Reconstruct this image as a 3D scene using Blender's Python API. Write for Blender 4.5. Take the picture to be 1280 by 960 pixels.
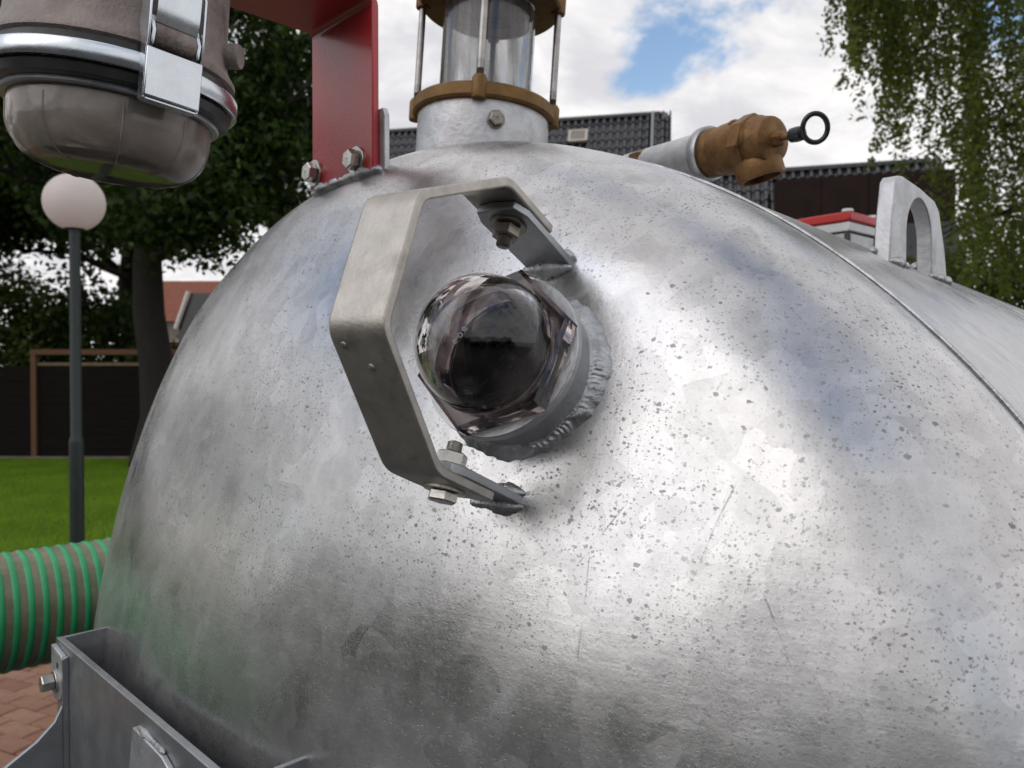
import bpy, bmesh, math, random
import numpy as np
from mathutils import Vector as V, Matrix
random.seed(7); rng = np.random.default_rng(7)
PI = math.pi
for o in list(bpy.data.objects): bpy.data.objects.remove(o)
scn = bpy.context.scene
COL = scn.collection

# ------------------------------------------------------------------ camera, sky, sun
CAMZ = 1.6
PITCH = math.atan2(15, 980)
cam_data = bpy.data.cameras.new('camera'); cam = bpy.data.objects.new('camera', cam_data); COL.objects.link(cam)
cam.location = (0, 0, CAMZ); cam.rotation_euler = (PI/2 - PITCH, 0, 0)
cam_data.sensor_width = 36; cam_data.lens = 980/1280*36; cam_data.clip_start = .02; cam_data.clip_end = 3000
cam_data.dof.use_dof = True; cam_data.dof.focus_distance = .60; cam_data.dof.aperture_fstop = 12
scn.camera = cam

SUN = V((-.62, -.48, .63)).normalized()
sd = bpy.data.lights.new('sun', 'SUN'); sd.energy = .5; sd.angle = math.radians(55); sd.color = (1, .975, .945)
so = bpy.data.objects.new('sun', sd); COL.objects.link(so)
so.rotation_euler = (-SUN).to_track_quat('-Z', 'Y').to_euler(); so.location = (-8, 4, 8)

world = bpy.data.worlds.new('World'); scn.world = world; world.use_nodes = True
wn = world.node_tree; wn.nodes.clear()
class NT:
    """small helper for writing node trees"""
    def __init__(s, tree): s.t = tree
    def n(s, kind, **kw):
        nd = s.t.nodes.new(kind)
        for k, v in kw.items():
            if k.startswith('i_'):
                key = k[2:]; key = int(key) if key.isdigit() else key.replace('_', ' ')
                s.set(nd.inputs[key], v)
            else: setattr(nd, k, v)
        return nd
    def set(s, sock, v):
        if isinstance(v, bpy.types.NodeSocket): s.t.links.new(v, sock)
        elif isinstance(v, bpy.types.Node): s.t.links.new(v.outputs[0], sock)
        else: sock.default_value = v
    def math(s, op, a, b=None, c=None, clamp=False):
        nd = s.t.nodes.new('ShaderNodeMath'); nd.operation = op; nd.use_clamp = clamp
        s.set(nd.inputs[0], a)
        if b is not None: s.set(nd.inputs[1], b)
        if c is not None: s.set(nd.inputs[2], c)
        return nd.outputs[0]
    def ramp(s, f, stops, interp='LINEAR'):
        nd = s.t.nodes.new('ShaderNodeValToRGB'); s.set(nd.inputs[0], f); r = nd.color_ramp; r.interpolation = interp
        while len(r.elements) < len(stops): r.elements.new(.5)
        for e, (p, c) in zip(r.elements, stops):
            e.position = p; e.color = (c, c, c, 1) if not isinstance(c, (tuple, list)) else (*c, 1)
        return nd.outputs[0]
    def mix(s, f, a, b, mode='MIX'):
        nd = s.t.nodes.new('ShaderNodeMix'); nd.data_type = 'RGBA'; nd.blend_type = mode
        s.set(nd.inputs[0], f)
        for i, v in ((6, a), (7, b)): s.set(nd.inputs[i], (*v, 1) if isinstance(v, (tuple, list)) and len(v) == 3 else v)
        return nd.outputs[2]
    def noise(s, vec, scale, detail=4, rough=.55, dist=0):
        nd = s.t.nodes.new('ShaderNodeTexNoise'); s.set(nd.inputs['Vector'], vec)
        nd.inputs['Scale'].default_value = scale; nd.inputs['Detail'].default_value = detail
        nd.inputs['Roughness'].default_value = rough; nd.inputs['Distortion'].default_value = dist
        return nd.outputs['Fac']
    def smap(s, v, a, b, c=0., d=1.):
        nd = s.t.nodes.new('ShaderNodeMapRange'); nd.interpolation_type = 'SMOOTHSTEP'
        for i, x in enumerate((v, a, b, c, d)): s.set(nd.inputs[i], x)
        return nd.outputs[0]

T = NT(wn)
sky = T.n('ShaderNodeTexSky', sky_type='NISHITA', sun_disc=False)
sky.sun_elevation = math.asin(SUN.z); sky.sun_rotation = math.atan2(SUN.x, SUN.y)
sky.air_density = 1.2; sky.dust_density = .6; sky.ozone_density = 1.5
tc = T.n('ShaderNodeTexCoord')
sep = T.n('ShaderNodeSeparateXYZ', i_0=tc.outputs['Generated'])
zz = T.math('ADD', T.math('MAXIMUM', sep.outputs[2], 0.0), .35)
cx = T.math('DIVIDE', sep.outputs[0], zz); cy = T.math('DIVIDE', sep.outputs[1], zz)
cv = T.n('ShaderNodeCombineXYZ', i_0=cx, i_1=cy, i_2=63.62)
n1 = T.noise(cv.outputs[0], 2.3, 6, .56, .25)
mask = T.smap(n1, .36, .445)
n2 = T.noise(cv.outputs[0], 4.6, 5, .6, .4)
shade = T.smap(n2, .32, .66)
ccol = T.mix(shade, (4.3, 4.27, 4.5), (6.3, 6.17, 6.1))
skyc = T.mix(mask, sky.outputs[0], ccol)
bg = T.n('ShaderNodeBackground', i_Color=skyc, i_Strength=.135)
T.n('ShaderNodeOutputWorld', i_Surface=bg.outputs[0])

scn.view_settings.view_transform = 'Standard'; scn.view_settings.look = 'None'
scn.view_settings.exposure = .32; scn.view_settings.gamma = 1; scn.view_settings.use_curve_mapping = False
scn.render.engine = 'CYCLES'
scn.cycles.max_bounces = 10; scn.cycles.transmission_bounces = 10; scn.cycles.transparent_max_bounces = 16
scn.cycles.caustics_reflective = False; scn.cycles.caustics_refractive = False
scn.cycles.use_denoising = True

# ------------------------------------------------------------------ helpers
def ray(u, v):
    x = (u-640)/980; y = (480-v)/980; c, s = math.cos(PITCH), math.sin(PITCH)
    return V((x, c+y*s, -s+y*c))
def at(u, v, d):
    r = ray(u, v); return V((0, 0, CAMZ)) + r*(d/r.y)
class Fr:
    """a local frame: origin and three axes"""
    def __init__(s, o, x, y, z): s.o, s.x, s.y, s.z = V(o), V(x), V(y), V(z)
    def p(s, a, b, c): return s.o + s.x*a + s.y*b + s.z*c
    def at(s, a, b, c): return Fr(s.p(a, b, c), s.x, s.y, s.z)
    def rot(s, ang):
        c, n = math.cos(ang), math.sin(ang); return Fr(s.o, s.x*c+s.y*n, s.y*c-s.x*n, s.z)
def frame_z(o, z, hint=V((0, 0, 1))):
    z = V(z).normalized()
    if abs(z.dot(hint)) > .97: hint = V((0, 1, 0))
    x = hint.cross(z).normalized(); return Fr(o, x, z.cross(x), z)
WORLD = Fr((0, 0, 0), (1, 0, 0), (0, 1, 0), (0, 0, 1))
class MB:
    def __init__(s): s.v = []; s.f = []
    def add(s, vs, fs):
        b = len(s.v); s.v += [tuple(p) for p in vs]; s.f += [tuple(i+b for i in f) for f in fs]; return s
    def box(s, fr, x0, x1, y0, y1, z0, z1):
        vs = [fr.p(x, y, z) for z in (z0, z1) for (x, y) in ((x0, y0), (x1, y0), (x1, y1), (x0, y1))]
        return s.add(vs, [(3, 2, 1, 0), (4, 5, 6, 7), (0, 1, 5, 4), (1, 2, 6, 5), (2, 3, 7, 6), (3, 0, 4, 7)])
    def lathe(s, fr, prof, seg=48, cap0=False, cap1=False, closed=False, a0=0., fn=None):
        vs = []; n = len(prof)
        for k in range(seg):
            a = a0+2*PI*k/seg; c, q = math.cos(a), math.sin(a)
            for (r, z) in prof:
                if fn: r, z = fn(r, z, a)
                vs.append(fr.p(r*c, r*q, z))
        fs = []
        m = n if closed else n-1
        for k in range(seg):
            k2 = (k+1) % seg
            for i in range(m):
                j = (i+1) % n
                fs.append((k*n+i, k2*n+i, k2*n+j, k*n+j))
        if cap0: fs.append(tuple(k*n for k in range(seg))[::-1])
        if cap1: fs.append(tuple(k*n+n-1 for k in range(seg)))
        return s.add(vs, fs)
    def tube(s, path, rad, seg=12, caps=True, closed=False, up=V((0, 0, 1)), sx=1., sy=1.):
        path = [V(p) for p in path]; n = len(path); vs = []
        rf = rad if callable(rad) else (lambda i: rad[i]) if isinstance(rad, (list, tuple)) else (lambda i: rad)
        prev = None
        for i, p in enumerate(path):
            if closed: t = path[(i+1) % n]-path[i-1]
            else: t = path[min(i+1, n-1)]-path[max(i-1, 0)]
            t.normalize()
            if prev is None:
                h = up if abs(t.dot(up)) < .95 else V((0, 1, 0)); x = h.cross(t).normalized()
            else: x = (prev-t*prev.dot(t)).normalized()
            prev = x; y = t.cross(x); r = rf(i)
            for k in range(seg):
                a = 2*PI*k/seg; vs.append(p+x*(r*sx*math.cos(a))+y*(r*sy*math.sin(a)))
        fs = []
        for i in range(n if closed else n-1):
            j = (i+1) % n
            for k in range(seg):
                k2 = (k+1) % seg; fs.append((i*seg+k, i*seg+k2, j*seg+k2, j*seg+k))
        if caps and not closed: fs += [tuple(range(seg))[::-1], tuple((n-1)*seg+k for k in range(seg))]
        return s.add(vs, fs)
    def prism(s, fr, pts, z0, z1):
        n = len(pts); vs = [fr.p(x, y, z0) for x, y in pts]+[fr.p(x, y, z1) for x, y in pts]
        return s.add(vs, [tuple(range(n))[::-1], tuple(range(n, 2*n))]+[(i, (i+1) % n, n+(i+1) % n, n+i) for i in range(n)])
    def strip(s, fr, line, w0, w1, thick):
        """sheet of given thickness: 2-D centre line in fr's x,y, width along fr's z"""
        n = len(line); L = [V((*p, 0)) for p in line]; vs = []
        for i, p in enumerate(L):
            t0 = (L[i]-L[i-1]).normalized() if i else None; t1 = (L[i+1]-L[i]).normalized() if i < n-1 else None
            t = (t0 or t1)+(t1 or t0); t.normalize(); nm = V((-t.y, t.x, 0))
            k = 1/max(.5, nm.dot(V((-(t1 or t0).y, (t1 or t0).x, 0))))
            for q, w in ((-.5, w0), (.5, w0), (.5, w1), (-.5, w1)):
                c = p+nm*(q*thick*k); vs.append(fr.p(c.x, c.y, w))
        fs = []
        for i in range(n-1):
            for k in range(4): k2 = (k+1) % 4; fs.append((i*4+k, i*4+k2, i*4+4+k2, i*4+4+k))
        fs += [(3, 2, 1, 0), tuple((n-1)*4+k for k in range(4))]
        return s.add(vs, fs)
    def build(s, name, mat, parent=None, smooth=True, ang=38, bevel=0, bseg=2):
        off = V((0, 0, 0)); p = parent
        while p: off += p.location; p = p.parent
        me = bpy.data.meshes.new(name)
        me.from_pydata([(a-off.x, b-off.y, c-off.z) for a, b, c in s.v], [], s.f); me.update()
        bm = bmesh.new(); bm.from_mesh(me); bmesh.ops.recalc_face_normals(bm, faces=bm.faces); bm.to_mesh(me); bm.free()
        if smooth: me.shade_smooth(); me.set_sharp_from_angle(angle=math.radians(ang))
        o = bpy.data.objects.new(name, me); COL.objects.link(o); o.parent = parent
        me.materials.append(mat)
        if bevel:
            b = o.modifiers.new('bevel', 'BEVEL'); b.width = bevel; b.segments = bseg; b.limit_method = 'ANGLE'; b.angle_limit = math.radians(35)
            b.harden_normals = False
        return o
def tag(o, label=None, cat=None, group=None, kind=None):
    if label: o['label'] = label
    if cat: o['category'] = cat
    if group: o['group'] = group
    if kind: o['kind'] = kind
    return o
def empty(name, loc, label=None, cat=None, group=None, kind=None):
    o = bpy.data.objects.new(name, None); COL.objects.link(o); o.location = loc; o.empty_display_size = .05
    return tag(o, label, cat, group, kind)
def np_mesh(name, verts, faces_n, mat, parent=None, smooth=False):
    """fast mesh from an (n*k,3) vertex array made of separate k-gons"""
    me = bpy.data.meshes.new(name); nv = len(verts); k = faces_n; nf = nv//k
    off = V((0, 0, 0)); p = parent
    while p: off += p.location; p = p.parent
    verts = verts-np.array(off)
    me.vertices.add(nv); me.vertices.foreach_set('co', verts.astype(np.float32).ravel())
    me.loops.add(nv); me.loops.foreach_set('vertex_index', np.arange(nv, dtype=np.int32))
    me.polygons.add(nf); me.polygons.foreach_set('loop_start', np.arange(0, nv, k, dtype=np.int32))
    me.polygons.foreach_set('loop_total', np.full(nf, k, dtype=np.int32))
    me.update(calc_edges=True); me.materials.append(mat)
    o = bpy.data.objects.new(name, me); COL.objects.link(o); o.parent = parent
    return o
def inst(o, name, loc, parent=None, rot=None):
    c = bpy.data.objects.new(name, o.data); COL.objects.link(c); c.parent = parent; c.location = loc
    if rot is not None: c.rotation_euler = rot
    return c
def arc(c, r, a0, a1, n): return [(c[0]+r*math.cos(a0+(a1-a0)*i/n), c[1]+r*math.sin(a0+(a1-a0)*i/n)) for i in range(n+1)]
def round_line(pts, rad, n=6):
    """round the inner corners of an open 2-D line"""
    P = [V((*p, 0)) for p in pts]; out = [pts[0]]
    for i in range(1, len(P)-1):
        a = (P[i-1]-P[i]).normalized(); b = (P[i+1]-P[i]).normalized()
        d = min(rad, (P[i-1]-P[i]).length*.45, (P[i+1]-P[i]).length*.45)
        for k in range(n+1):
            t = k/n; q = (P[i]+a*d)*(1-t)**2+P[i]*2*t*(1-t)+(P[i]+b*d)*t*t; out.append((q.x, q.y))
    out.append(pts[-1]); return out

# ------------------------------------------------------------------ materials
def new_mat(name):
    m = bpy.data.materials.new(name); m.use_nodes = True; m.node_tree.nodes.clear(); t = NT(m.node_tree)
    out = t.n('ShaderNodeOutputMaterial'); return m, t, out
def std(name, col, rough=.5, metal=0., col2=None, nscale=20, bump=0., bscale=None, rvar=.1, dirt=0., dirtcol=(.05, .045, .04), stretch=None, coat=0., spec=.5):
    """Principled with noise-varied colour, roughness and fine relief"""
    m, t, out = new_mat(name)
    tcn = t.n('ShaderNodeTexCoord'); vec = tcn.outputs['Object']
    if stretch:
        mp = t.n('ShaderNodeMapping', i_Vector=vec); mp.inputs['Scale'].default_value = stretch; vec2 = mp.outputs[0]
    else: vec2 = vec
    n = t.noise(vec2, nscale, 6, .6)
    c = t.mix(t.smap(n, .3, .7), col, col2 or tuple(x*.8 for x in col))
    if dirt:
        d = t.smap(t.noise(vec, nscale*.6, 8, .65, .5), .52, .72, 0, dirt); c = t.mix(d, c, dirtcol)
    b = t.n('ShaderNodeBsdfPrincipled', i_Base_Color=c, i_Metallic=metal)
    b.inputs['Coat Weight'].default_value = coat; b.inputs['Coat Roughness'].default_value = .12
    b.inputs['Specular IOR Level'].default_value = spec
    r = t.math('ADD', t.math('MULTIPLY', t.math('SUBTRACT', t.noise(vec2, nscale*1.7, 5, .6), .5), rvar*4), rough, clamp=True)
    t.set(b.inputs['Roughness'], r)
    if bump:
        bn = t.n('ShaderNodeBump', i_Height=t.noise(vec2, bscale or nscale*3, 6, .6), i_Strength=bump); bn.inputs['Distance'].default_value = .002
        t.set(b.inputs['Normal'], bn.outputs[0])
    t.set(out.inputs[0], b.outputs[0]); return m

AZ = .7978
def tank_material(name, pits=1.0, tone=1.0):
    m, t, out = new_mat(name)
    tcn = t.n('ShaderNodeTexCoord')
    mp = t.n('ShaderNodeMapping', i_Vector=tcn.outputs['Object']); mp.inputs['Rotation'].default_value = (0, 0, AZ)
    P = mp.outputs[0]                                   # x across the head, y along the tank, z up
    def stretch(sx, sy, sz):
        q = t.n('ShaderNodeMapping', i_Vector=P); q.inputs['Scale'].default_value = (sx, sy, sz); return q.outputs[0]
    def warp(vec, scale, amt):
        nt = t.n('ShaderNodeTexNoise', i_Vector=vec, i_Scale=scale, i_Detail=1.0)
        a = t.n('ShaderNodeVectorMath', operation='SUBTRACT', i_0=nt.outputs['Color'], i_1=(.5, .5, .5))
        s_ = t.n('ShaderNodeVectorMath', operation='SCALE', i_0=a.outputs[0], i_Scale=amt)
        return t.n('ShaderNodeVectorMath', operation='ADD', i_0=vec, i_1=s_.outputs[0]).outputs[0]
    def voro(vec, scale, feature='F1', rnd=1.):
        return t.n('ShaderNodeTexVoronoi', feature=feature, i_Vector=vec, i_Scale=scale, i_Randomness=rnd)
    broad = t.noise(P, 3.1, 3, .6); mid = t.noise(P, 14, 5, .62); fine = t.noise(P, 90, 3, .65); grain = t.noise(P, 420, 2, .6)
    spang = voro(warp(P, 30, .03), 40); sp1 = t.n('ShaderNodeSeparateColor', i_0=spang.outputs['Color'])
    spang2 = voro(warp(stretch(1, 1, .55), 30, .03), 48); sp2 = t.n('ShaderNodeSeparateColor', i_0=spang2.outputs['Color'])
    streak = t.noise(stretch(2.5, 2.5, 60), 3, 5, .7)   # wiped across the head
    runs = t.noise(stretch(34, 34, 3.0), 1.6, 3, .6)    # zinc runs downwards
    # value of the zinc
    v = t.math('MULTIPLY_ADD', sp1.outputs[0], .11, .57)
    v = t.math('MULTIPLY_ADD', sp2.outputs[0], .06, v)
    v = t.math('MULTIPLY_ADD', t.math('SUBTRACT', mid, .5), .26, v)
    v = t.math('MULTIPLY_ADD', t.math('SUBTRACT', streak, .5), .09, v)
    v = t.math('MULTIPLY_ADD', t.math('SUBTRACT', runs, .5), .12, v)
    v = t.math('MULTIPLY_ADD', t.math('SUBTRACT', fine, .5), .16, v)
    v = t.math('MULTIPLY_ADD', t.math('SUBTRACT', grain, .5), .14, v)
    v = t.math('MULTIPLY', v, tone)
    col = t.n('ShaderNodeCombineColor', i_0=v, i_1=t.math('MULTIPLY', v, .985), i_2=t.math('MULTIPLY', v, .98)).outputs[0]
    # flakes: cells of another tone with hard outlines
    fl = voro(warp(P, 40, .03), 23); fs = t.n('ShaderNodeSeparateColor', i_0=fl.outputs['Color'])
    fmask = t.math('MULTIPLY', t.smap(t.math('ADD', fl.outputs['Distance'], t.math('MULTIPLY', mid, .3)), .46, .43), t.smap(fs.outputs[1], .80, .82))
    fmask = t.math('MULTIPLY', fmask, t.smap(broad, .40, .55, .15, .8))
    col = t.mix(t.math('MULTIPLY', fmask, .32), col, t.mix(t.math('GREATER_THAN', fs.outputs[2], .5), (.30, .30, .31), (.70, .70, .69)))
    # pits: dark specks of many sizes
    def specks(scale, big, dens, seed):
        q = t.n('ShaderNodeVectorMath', operation='ADD', i_0=warp(stretch(1, 1, 1.35), scale*2.2, .6/scale), i_1=(seed, seed*1.7, seed*.3)).outputs[0]
        vo = voro(q, scale); c = t.n('ShaderNodeSeparateColor', i_0=vo.outputs['Color'])
        rad = t.math('MULTIPLY', t.math('POWER', c.outputs[0], 2.4), big)
        keep = t.math('LESS_THAN', c.outputs[1], dens)
        return t.math('MULTIPLY', t.smap(t.math('SUBTRACT', rad, vo.outputs['Distance']), 0, .05), keep)
    zone = t.smap(t.noise(P, 4.2, 3, .6), .34, .54, .10, 1)
    zone2 = t.smap(t.noise(P, 9.0, 3, .6), .32, .55, .12, 1)
    pit = t.math('MAXIMUM', t.math('MULTIPLY', specks(150, .36, .6, 1.3), zone), t.math('MULTIPLY', specks(300, .42, 1., 4.1), zone2))
    pit = t.math('MAXIMUM', pit, t.math('MULTIPLY', specks(60, .13, .16, 7.7), zone))
    pit = t.math('MAXIMUM', pit, t.math('MULTIPLY', t.math('MULTIPLY', t.smap(grain, .58, .67), zone2), .8))
    pit = t.math('MULTIPLY', pit, t.math('MULTIPLY', t.smap(mid, .3, .7, .35, .72), pits))
    col = t.mix(pit, col, (.07, .066, .062))
    # brownish stains
    st = voro(warp(P, 50, .018), 15); sc = t.n('ShaderNodeSeparateColor', i_0=st.outputs['Color'])
    smk = t.math('MULTIPLY', t.smap(t.math('SUBTRACT', t.math('MULTIPLY', sc.outputs[2], .17), st.outputs['Distance']), 0, .05), t.math('LESS_THAN', sc.outputs[1], .22))
    col = t.mix(t.math('MULTIPLY', smk, .42*pits), col, (.34, .255, .21))
    # pale vertical drips
    dr = voro(warp(stretch(1, 1, .42), 50, .012), 19); dc = t.n('ShaderNodeSeparateColor', i_0=dr.outputs['Color'])
    dmk = t.math('MULTIPLY', t.smap(t.math('SUBTRACT', t.math('MULTIPLY', dc.outputs[2], .13), dr.outputs['Distance']), 0, .03), t.math('LESS_THAN', dc.outputs[1], .14))
    col = t.mix(t.math('MULTIPLY', dmk, .55*pits), col, (.60, .55, .44))
    # scratches
    s_ = t.n('ShaderNodeSeparateXYZ', i_0=warp(P, 12, .008))
    def scratch(x0, z0, x1, z1, wd):
        L = math.hypot(x1-x0, z1-z0); dx, dz = (x1-x0)/L, (z1-z0)/L
        ax = t.math('SUBTRACT', s_.outputs[0], x0); az = t.math('SUBTRACT', s_.outputs[2], z0)
        along = t.math('ADD', t.math('MULTIPLY', ax, dx), t.math('MULTIPLY', az, dz))
        perp = t.math('ABSOLUTE', t.math('SUBTRACT', t.math('MULTIPLY', ax, dz), t.math('MULTIPLY', az, dx)))
        return t.math('MULTIPLY', t.smap(perp, wd, wd*.3), t.math('MULTIPLY', t.smap(along, 0, .01), t.smap(along, L, L-.01)))
    scr = None
    for q in SCR:
        k = scratch(*q); scr = k if scr is None else t.math('MAXIMUM', scr, k)
    scr = t.math('MULTIPLY', scr, t.smap(t.noise(P, 45, 3, .7), .42, .62))
    col = t.mix(t.math('MULTIPLY', scr, .4), col, (.16, .16, .165))
    b = t.n('ShaderNodeBsdfPrincipled', i_Base_Color=col)
    t.set(b.inputs['Metallic'], t.math('SUBTRACT', .93, t.math('MAXIMUM', t.math('MULTIPLY', pit, .3), t.math('MULTIPLY', smk, .3))))
    r = t.math('MULTIPLY_ADD', t.math('SUBTRACT', mid, .5), .24, .30)
    r = t.math('MULTIPLY_ADD', t.math('SUBTRACT', broad, .5), .22, r)
    r = t.math('MULTIPLY_ADD', t.math('SUBTRACT', sp1.outputs[1], .5), .045, r)
    r = t.math('ADD', r, t.math('MULTIPLY', pit, .15), clamp=True)
    t.set(b.inputs['Roughness'], r)
    h = t.math('MULTIPLY_ADD', streak, .13, t.math('MULTIPLY', fine, .26)); h = t.math('MULTIPLY_ADD', grain, .13, h)
    h = t.math('MULTIPLY_ADD', pit, -.12, h); h = t.math('MULTIPLY_ADD', scr, -.25, h)
    h = t.math('MULTIPLY_ADD', mid, .5, h)
    bn = t.n('ShaderNodeBump', i_Height=h, i_Strength=.40); bn.inputs['Distance'].default_value = .0011
    t.set(b.inputs['Normal'], bn.outputs[0]); t.set(out.inputs[0], b.outputs[0]); return m

def glass(name, col, rough=.03, dirt=.0, dirtcol=(.3, .27, .24), dscale=20, stretch=(1, 1, 1), lo=.4, hi=.7, base=0., ior=1.49):
    m, t, out = new_mat(name)
    g = t.n('ShaderNodeBsdfPrincipled'); g.inputs['Base Color'].default_value = (*col, 1); g.inputs['Transmission Weight'].default_value = 1
    g.inputs['Roughness'].default_value = rough; g.inputs['IOR'].default_value = ior
    if not dirt and not base: t.set(out.inputs[0], g.outputs[0]); return m
    tcn = t.n('ShaderNodeTexCoord'); mp = t.n('ShaderNodeMapping', i_Vector=tcn.outputs['Object']); mp.inputs['Scale'].default_value = stretch
    d = t.math('ADD', t.smap(t.noise(mp.outputs[0], dscale, 7, .62, .3), lo, hi, 0, dirt), base, clamp=True)
    df = t.n('ShaderNodeBsdfPrincipled'); df.inputs['Base Color'].default_value = (*dirtcol, 1); df.inputs['Roughness'].default_value = .5; df.inputs['Coat Weight'].default_value = 1.; df.inputs['Coat Roughness'].default_value = .06
    tr = t.n('ShaderNodeBsdfTranslucent'); tr.inputs[0].default_value = (*dirtcol, 1)
    dm = t.n('ShaderNodeMixShader', i_0=.55, i_1=df.outputs[0], i_2=tr.outputs[0])
    mx = t.n('ShaderNodeMixShader', i_0=d, i_1=g.outputs[0], i_2=dm.outputs[0]); t.set(out.inputs[0], mx.outputs[0]); return m

def leafmat(name, c1, c2, trans=.35, scale=1.2):
    m, t, out = new_mat(name)
    geo = t.n('ShaderNodeNewGeometry'); tcn = t.n('ShaderNodeTexCoord')
    rnd = geo.outputs['Random Per Island']
    c = t.mix(rnd, c1, c2); c = t.mix(t.smap(t.noise(tcn.outputs['Object'], scale, 3), .35, .65, 0, .5), c, tuple(x*.6 for x in c1))
    b = t.n('ShaderNodeBsdfPrincipled', i_Base_Color=c); b.inputs['Roughness'].default_value = .55; b.inputs['Specular IOR Level'].default_value = .25
    tr = t.n('ShaderNodeBsdfTranslucent', i_0=t.mix(.5, c, (c2[0]*1.3, c2[1]*1.3, c2[2]*.5)))
    mx = t.n('ShaderNodeMixShader', i_0=trans, i_1=b.outputs[0], i_2=tr.outputs[0]); t.set(out.inputs[0], mx.outputs[0]); return m

SCR = [(.480, 1.535, .456, 1.430, .0005), (.4264, 1.528, .397, 1.474, .0005), (.404, 1.49, .410, 1.400, .0004), (.505, 1.475, .527, 1.432, .0006)]
M = {}
M['tank'] = tank_material('galvanised_head', 1., .88)
M['shell'] = tank_material('galvanised_shell', .35, .80)
M['galv'] = std('galvanised_plate', (.36, .37, .39), .42, .9, (.46, .47, .48), 26, .25, 110, .06, .25, (.18, .18, .18))
M['galv_light'] = std('galvanised_bright', (.62, .63, .64), .48, .8, (.50, .50, .51), 40, .45, 160, .05, .35, (.22, .22, .22))
M['weld'] = std('weld_metal', (.58, .58, .59), .36, .9, (.40, .40, .41), 80, .6, 260, .06, .45, (.17, .15, .14))
M['strap'] = std('weathered_strap', (.54, .50, .45), .43, .88, (.43, .40, .36), 60, .16, 420, .06, .55, (.20, .165, .13))
M['zinc'] = std('zinc_bolt', (.62, .60, .54), .30, .95, (.48, .46, .42), 90, .15, 400, .05, .3, (.18, .15, .11))
M['bolt_dark'] = std('tarnished_bolt', (.36, .33, .28), .4, .85, (.24, .22, .19), 120, .2, 400, .05, .4, (.1, .08, .06))
M['polish'] = std('polished_zinc', (.70, .74, .78), .27, 1., (.64, .67, .71), 30, .12, 60, .04, .2, (.35, .36, .37))
M['brass'] = std('old_brass', (.27, .145, .052), .52, .55, (.18, .09, .032), 55, .45, 220, .07, .75, (.085, .048, .02))
M['bronze'] = std('bronze_flange', (.24, .135, .045), .52, .55, (.17, .09, .03), 40, .3, 200, .06, .3, (.09, .06, .03))
M['rod'] = std('steel_rod', (.42, .40, .38), .35, .95, (.3, .28, .27), 60, .1, 200, .05, .3, (.12, .09, .07))
M['thread'] = std('thread', (.16, .14, .12), .5, .8, (.1, .09, .08), 60)
M['red'] = std('red_paint', (.56, .024, .032), .3, 0, (.50, .02, .027), 14, .22, 260, .02, .12, (.22, .03, .03), coat=.5)
M['red2'] = std('red_rail_paint', (.55, .02, .015), .35, 0, (.48, .018, .014), 14, .05)
M['white'] = std('white_paint', (.72, .72, .71), .4, 0, (.64, .64, .63), 14, .05)
M['rubber'] = std('black_rubber', (.018, .018, .019), .5, 0, (.03, .03, .03), 60, .2)
M['black_paint'] = std('black_plastic', (.012, .012, .016), .28, 0, (.02, .02, .024), 60, .05)
M['gasket'] = std('gasket', (.03, .03, .032), .35, 0, (.05, .05, .05), 40, .1)
M['cast'] = std('cast_body', (.26, .215, .195), .58, .3, (.36, .30, .275), 34, .7, 330, .07, .7, (.10, .075, .065))
M['inside'] = std('hole_shade_black', (.006, .006, .007), .35, 0, (.012, .01, .011), 30)  # near-black colour stands for the shade inside holes
M['eye_glass'] = glass('tinted_acrylic', (.66, .625, .62), .015, .22, (.40, .36, .35), 70, (1, 1, 1), .50, .72)
M['eye_flange'] = glass('tinted_acrylic_flange', (.40, .335, .33), .03, .12, (.30, .24, .22), 60, (1, 1, 1), .5, .75)
M['tube_glass'] = glass('stained_glass_tube', (.98, .98, .98), .03, .5, (.55, .52, .50), 9, (4, 4, .6), .36, .72, .12)
M['bowl_glass'] = glass('dusty_glass_bowl', (.95, .92, .88), .05, .35, (.86, .76, .68), 22, (1, 1, 1), .35, .7, .36)
M['sludge'] = std('yellow_sludge', (.32, .29, .15), .7, 0, (.22, .19, .11), 40, .3)
M['letter'] = std('raised_letter', (.62, .62, .62), .3, 0)
M['hose'] = std('hose_pvc', (.25, .235, .155), .5, 0, (.17, .165, .105), 30, .3, 120, .05, .4, (.06, .05, .04))
M['green'] = std('green_spiral', (.03, .42, .15), .42, 0, (.025, .34, .12), 30, .15, 120, .05, .35, (.05, .10, .05))

# ------------------------------------------------------------------ setting: ground, lawn, paving
def plane(name, x0, x1, y0, y1, z, mat, n=1):
    b = MB(); vs = [(x0+(x1-x0)*i/n, y0+(y1-y0)*j/n, z) for j in range(n+1) for i in range(n+1)]
    b.add(vs, [(j*(n+1)+i, j*(n+1)+i+1, (j+1)*(n+1)+i+1, (j+1)*(n+1)+i) for j in range(n) for i in range(n)])
    return tag(b.build(name, mat, smooth=False), kind='structure')
M['asphalt'] = std('asphalt', (.042, .042, .044), .9, 0, (.055, .054, .053), 30, .6, 220, .03)
M['soil'] = std('garden_soil', (.09, .07, .05), .9, 0, (.06, .045, .03), 4, .6, 60)
M['lawn'] = std('lawn_soil', (.075, .13, .014), .9, 0, (.03, .06, .01), 1.4, .6, 60)
plane('ground', -900, 900, -900, 900, -.02, M['soil'])
plane('road', -9, 9, -16, 5.0, -.012, M['asphalt'])
plane('lawn', -30, 24, 6.2, 14.5, -.004, M['lawn'])

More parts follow.
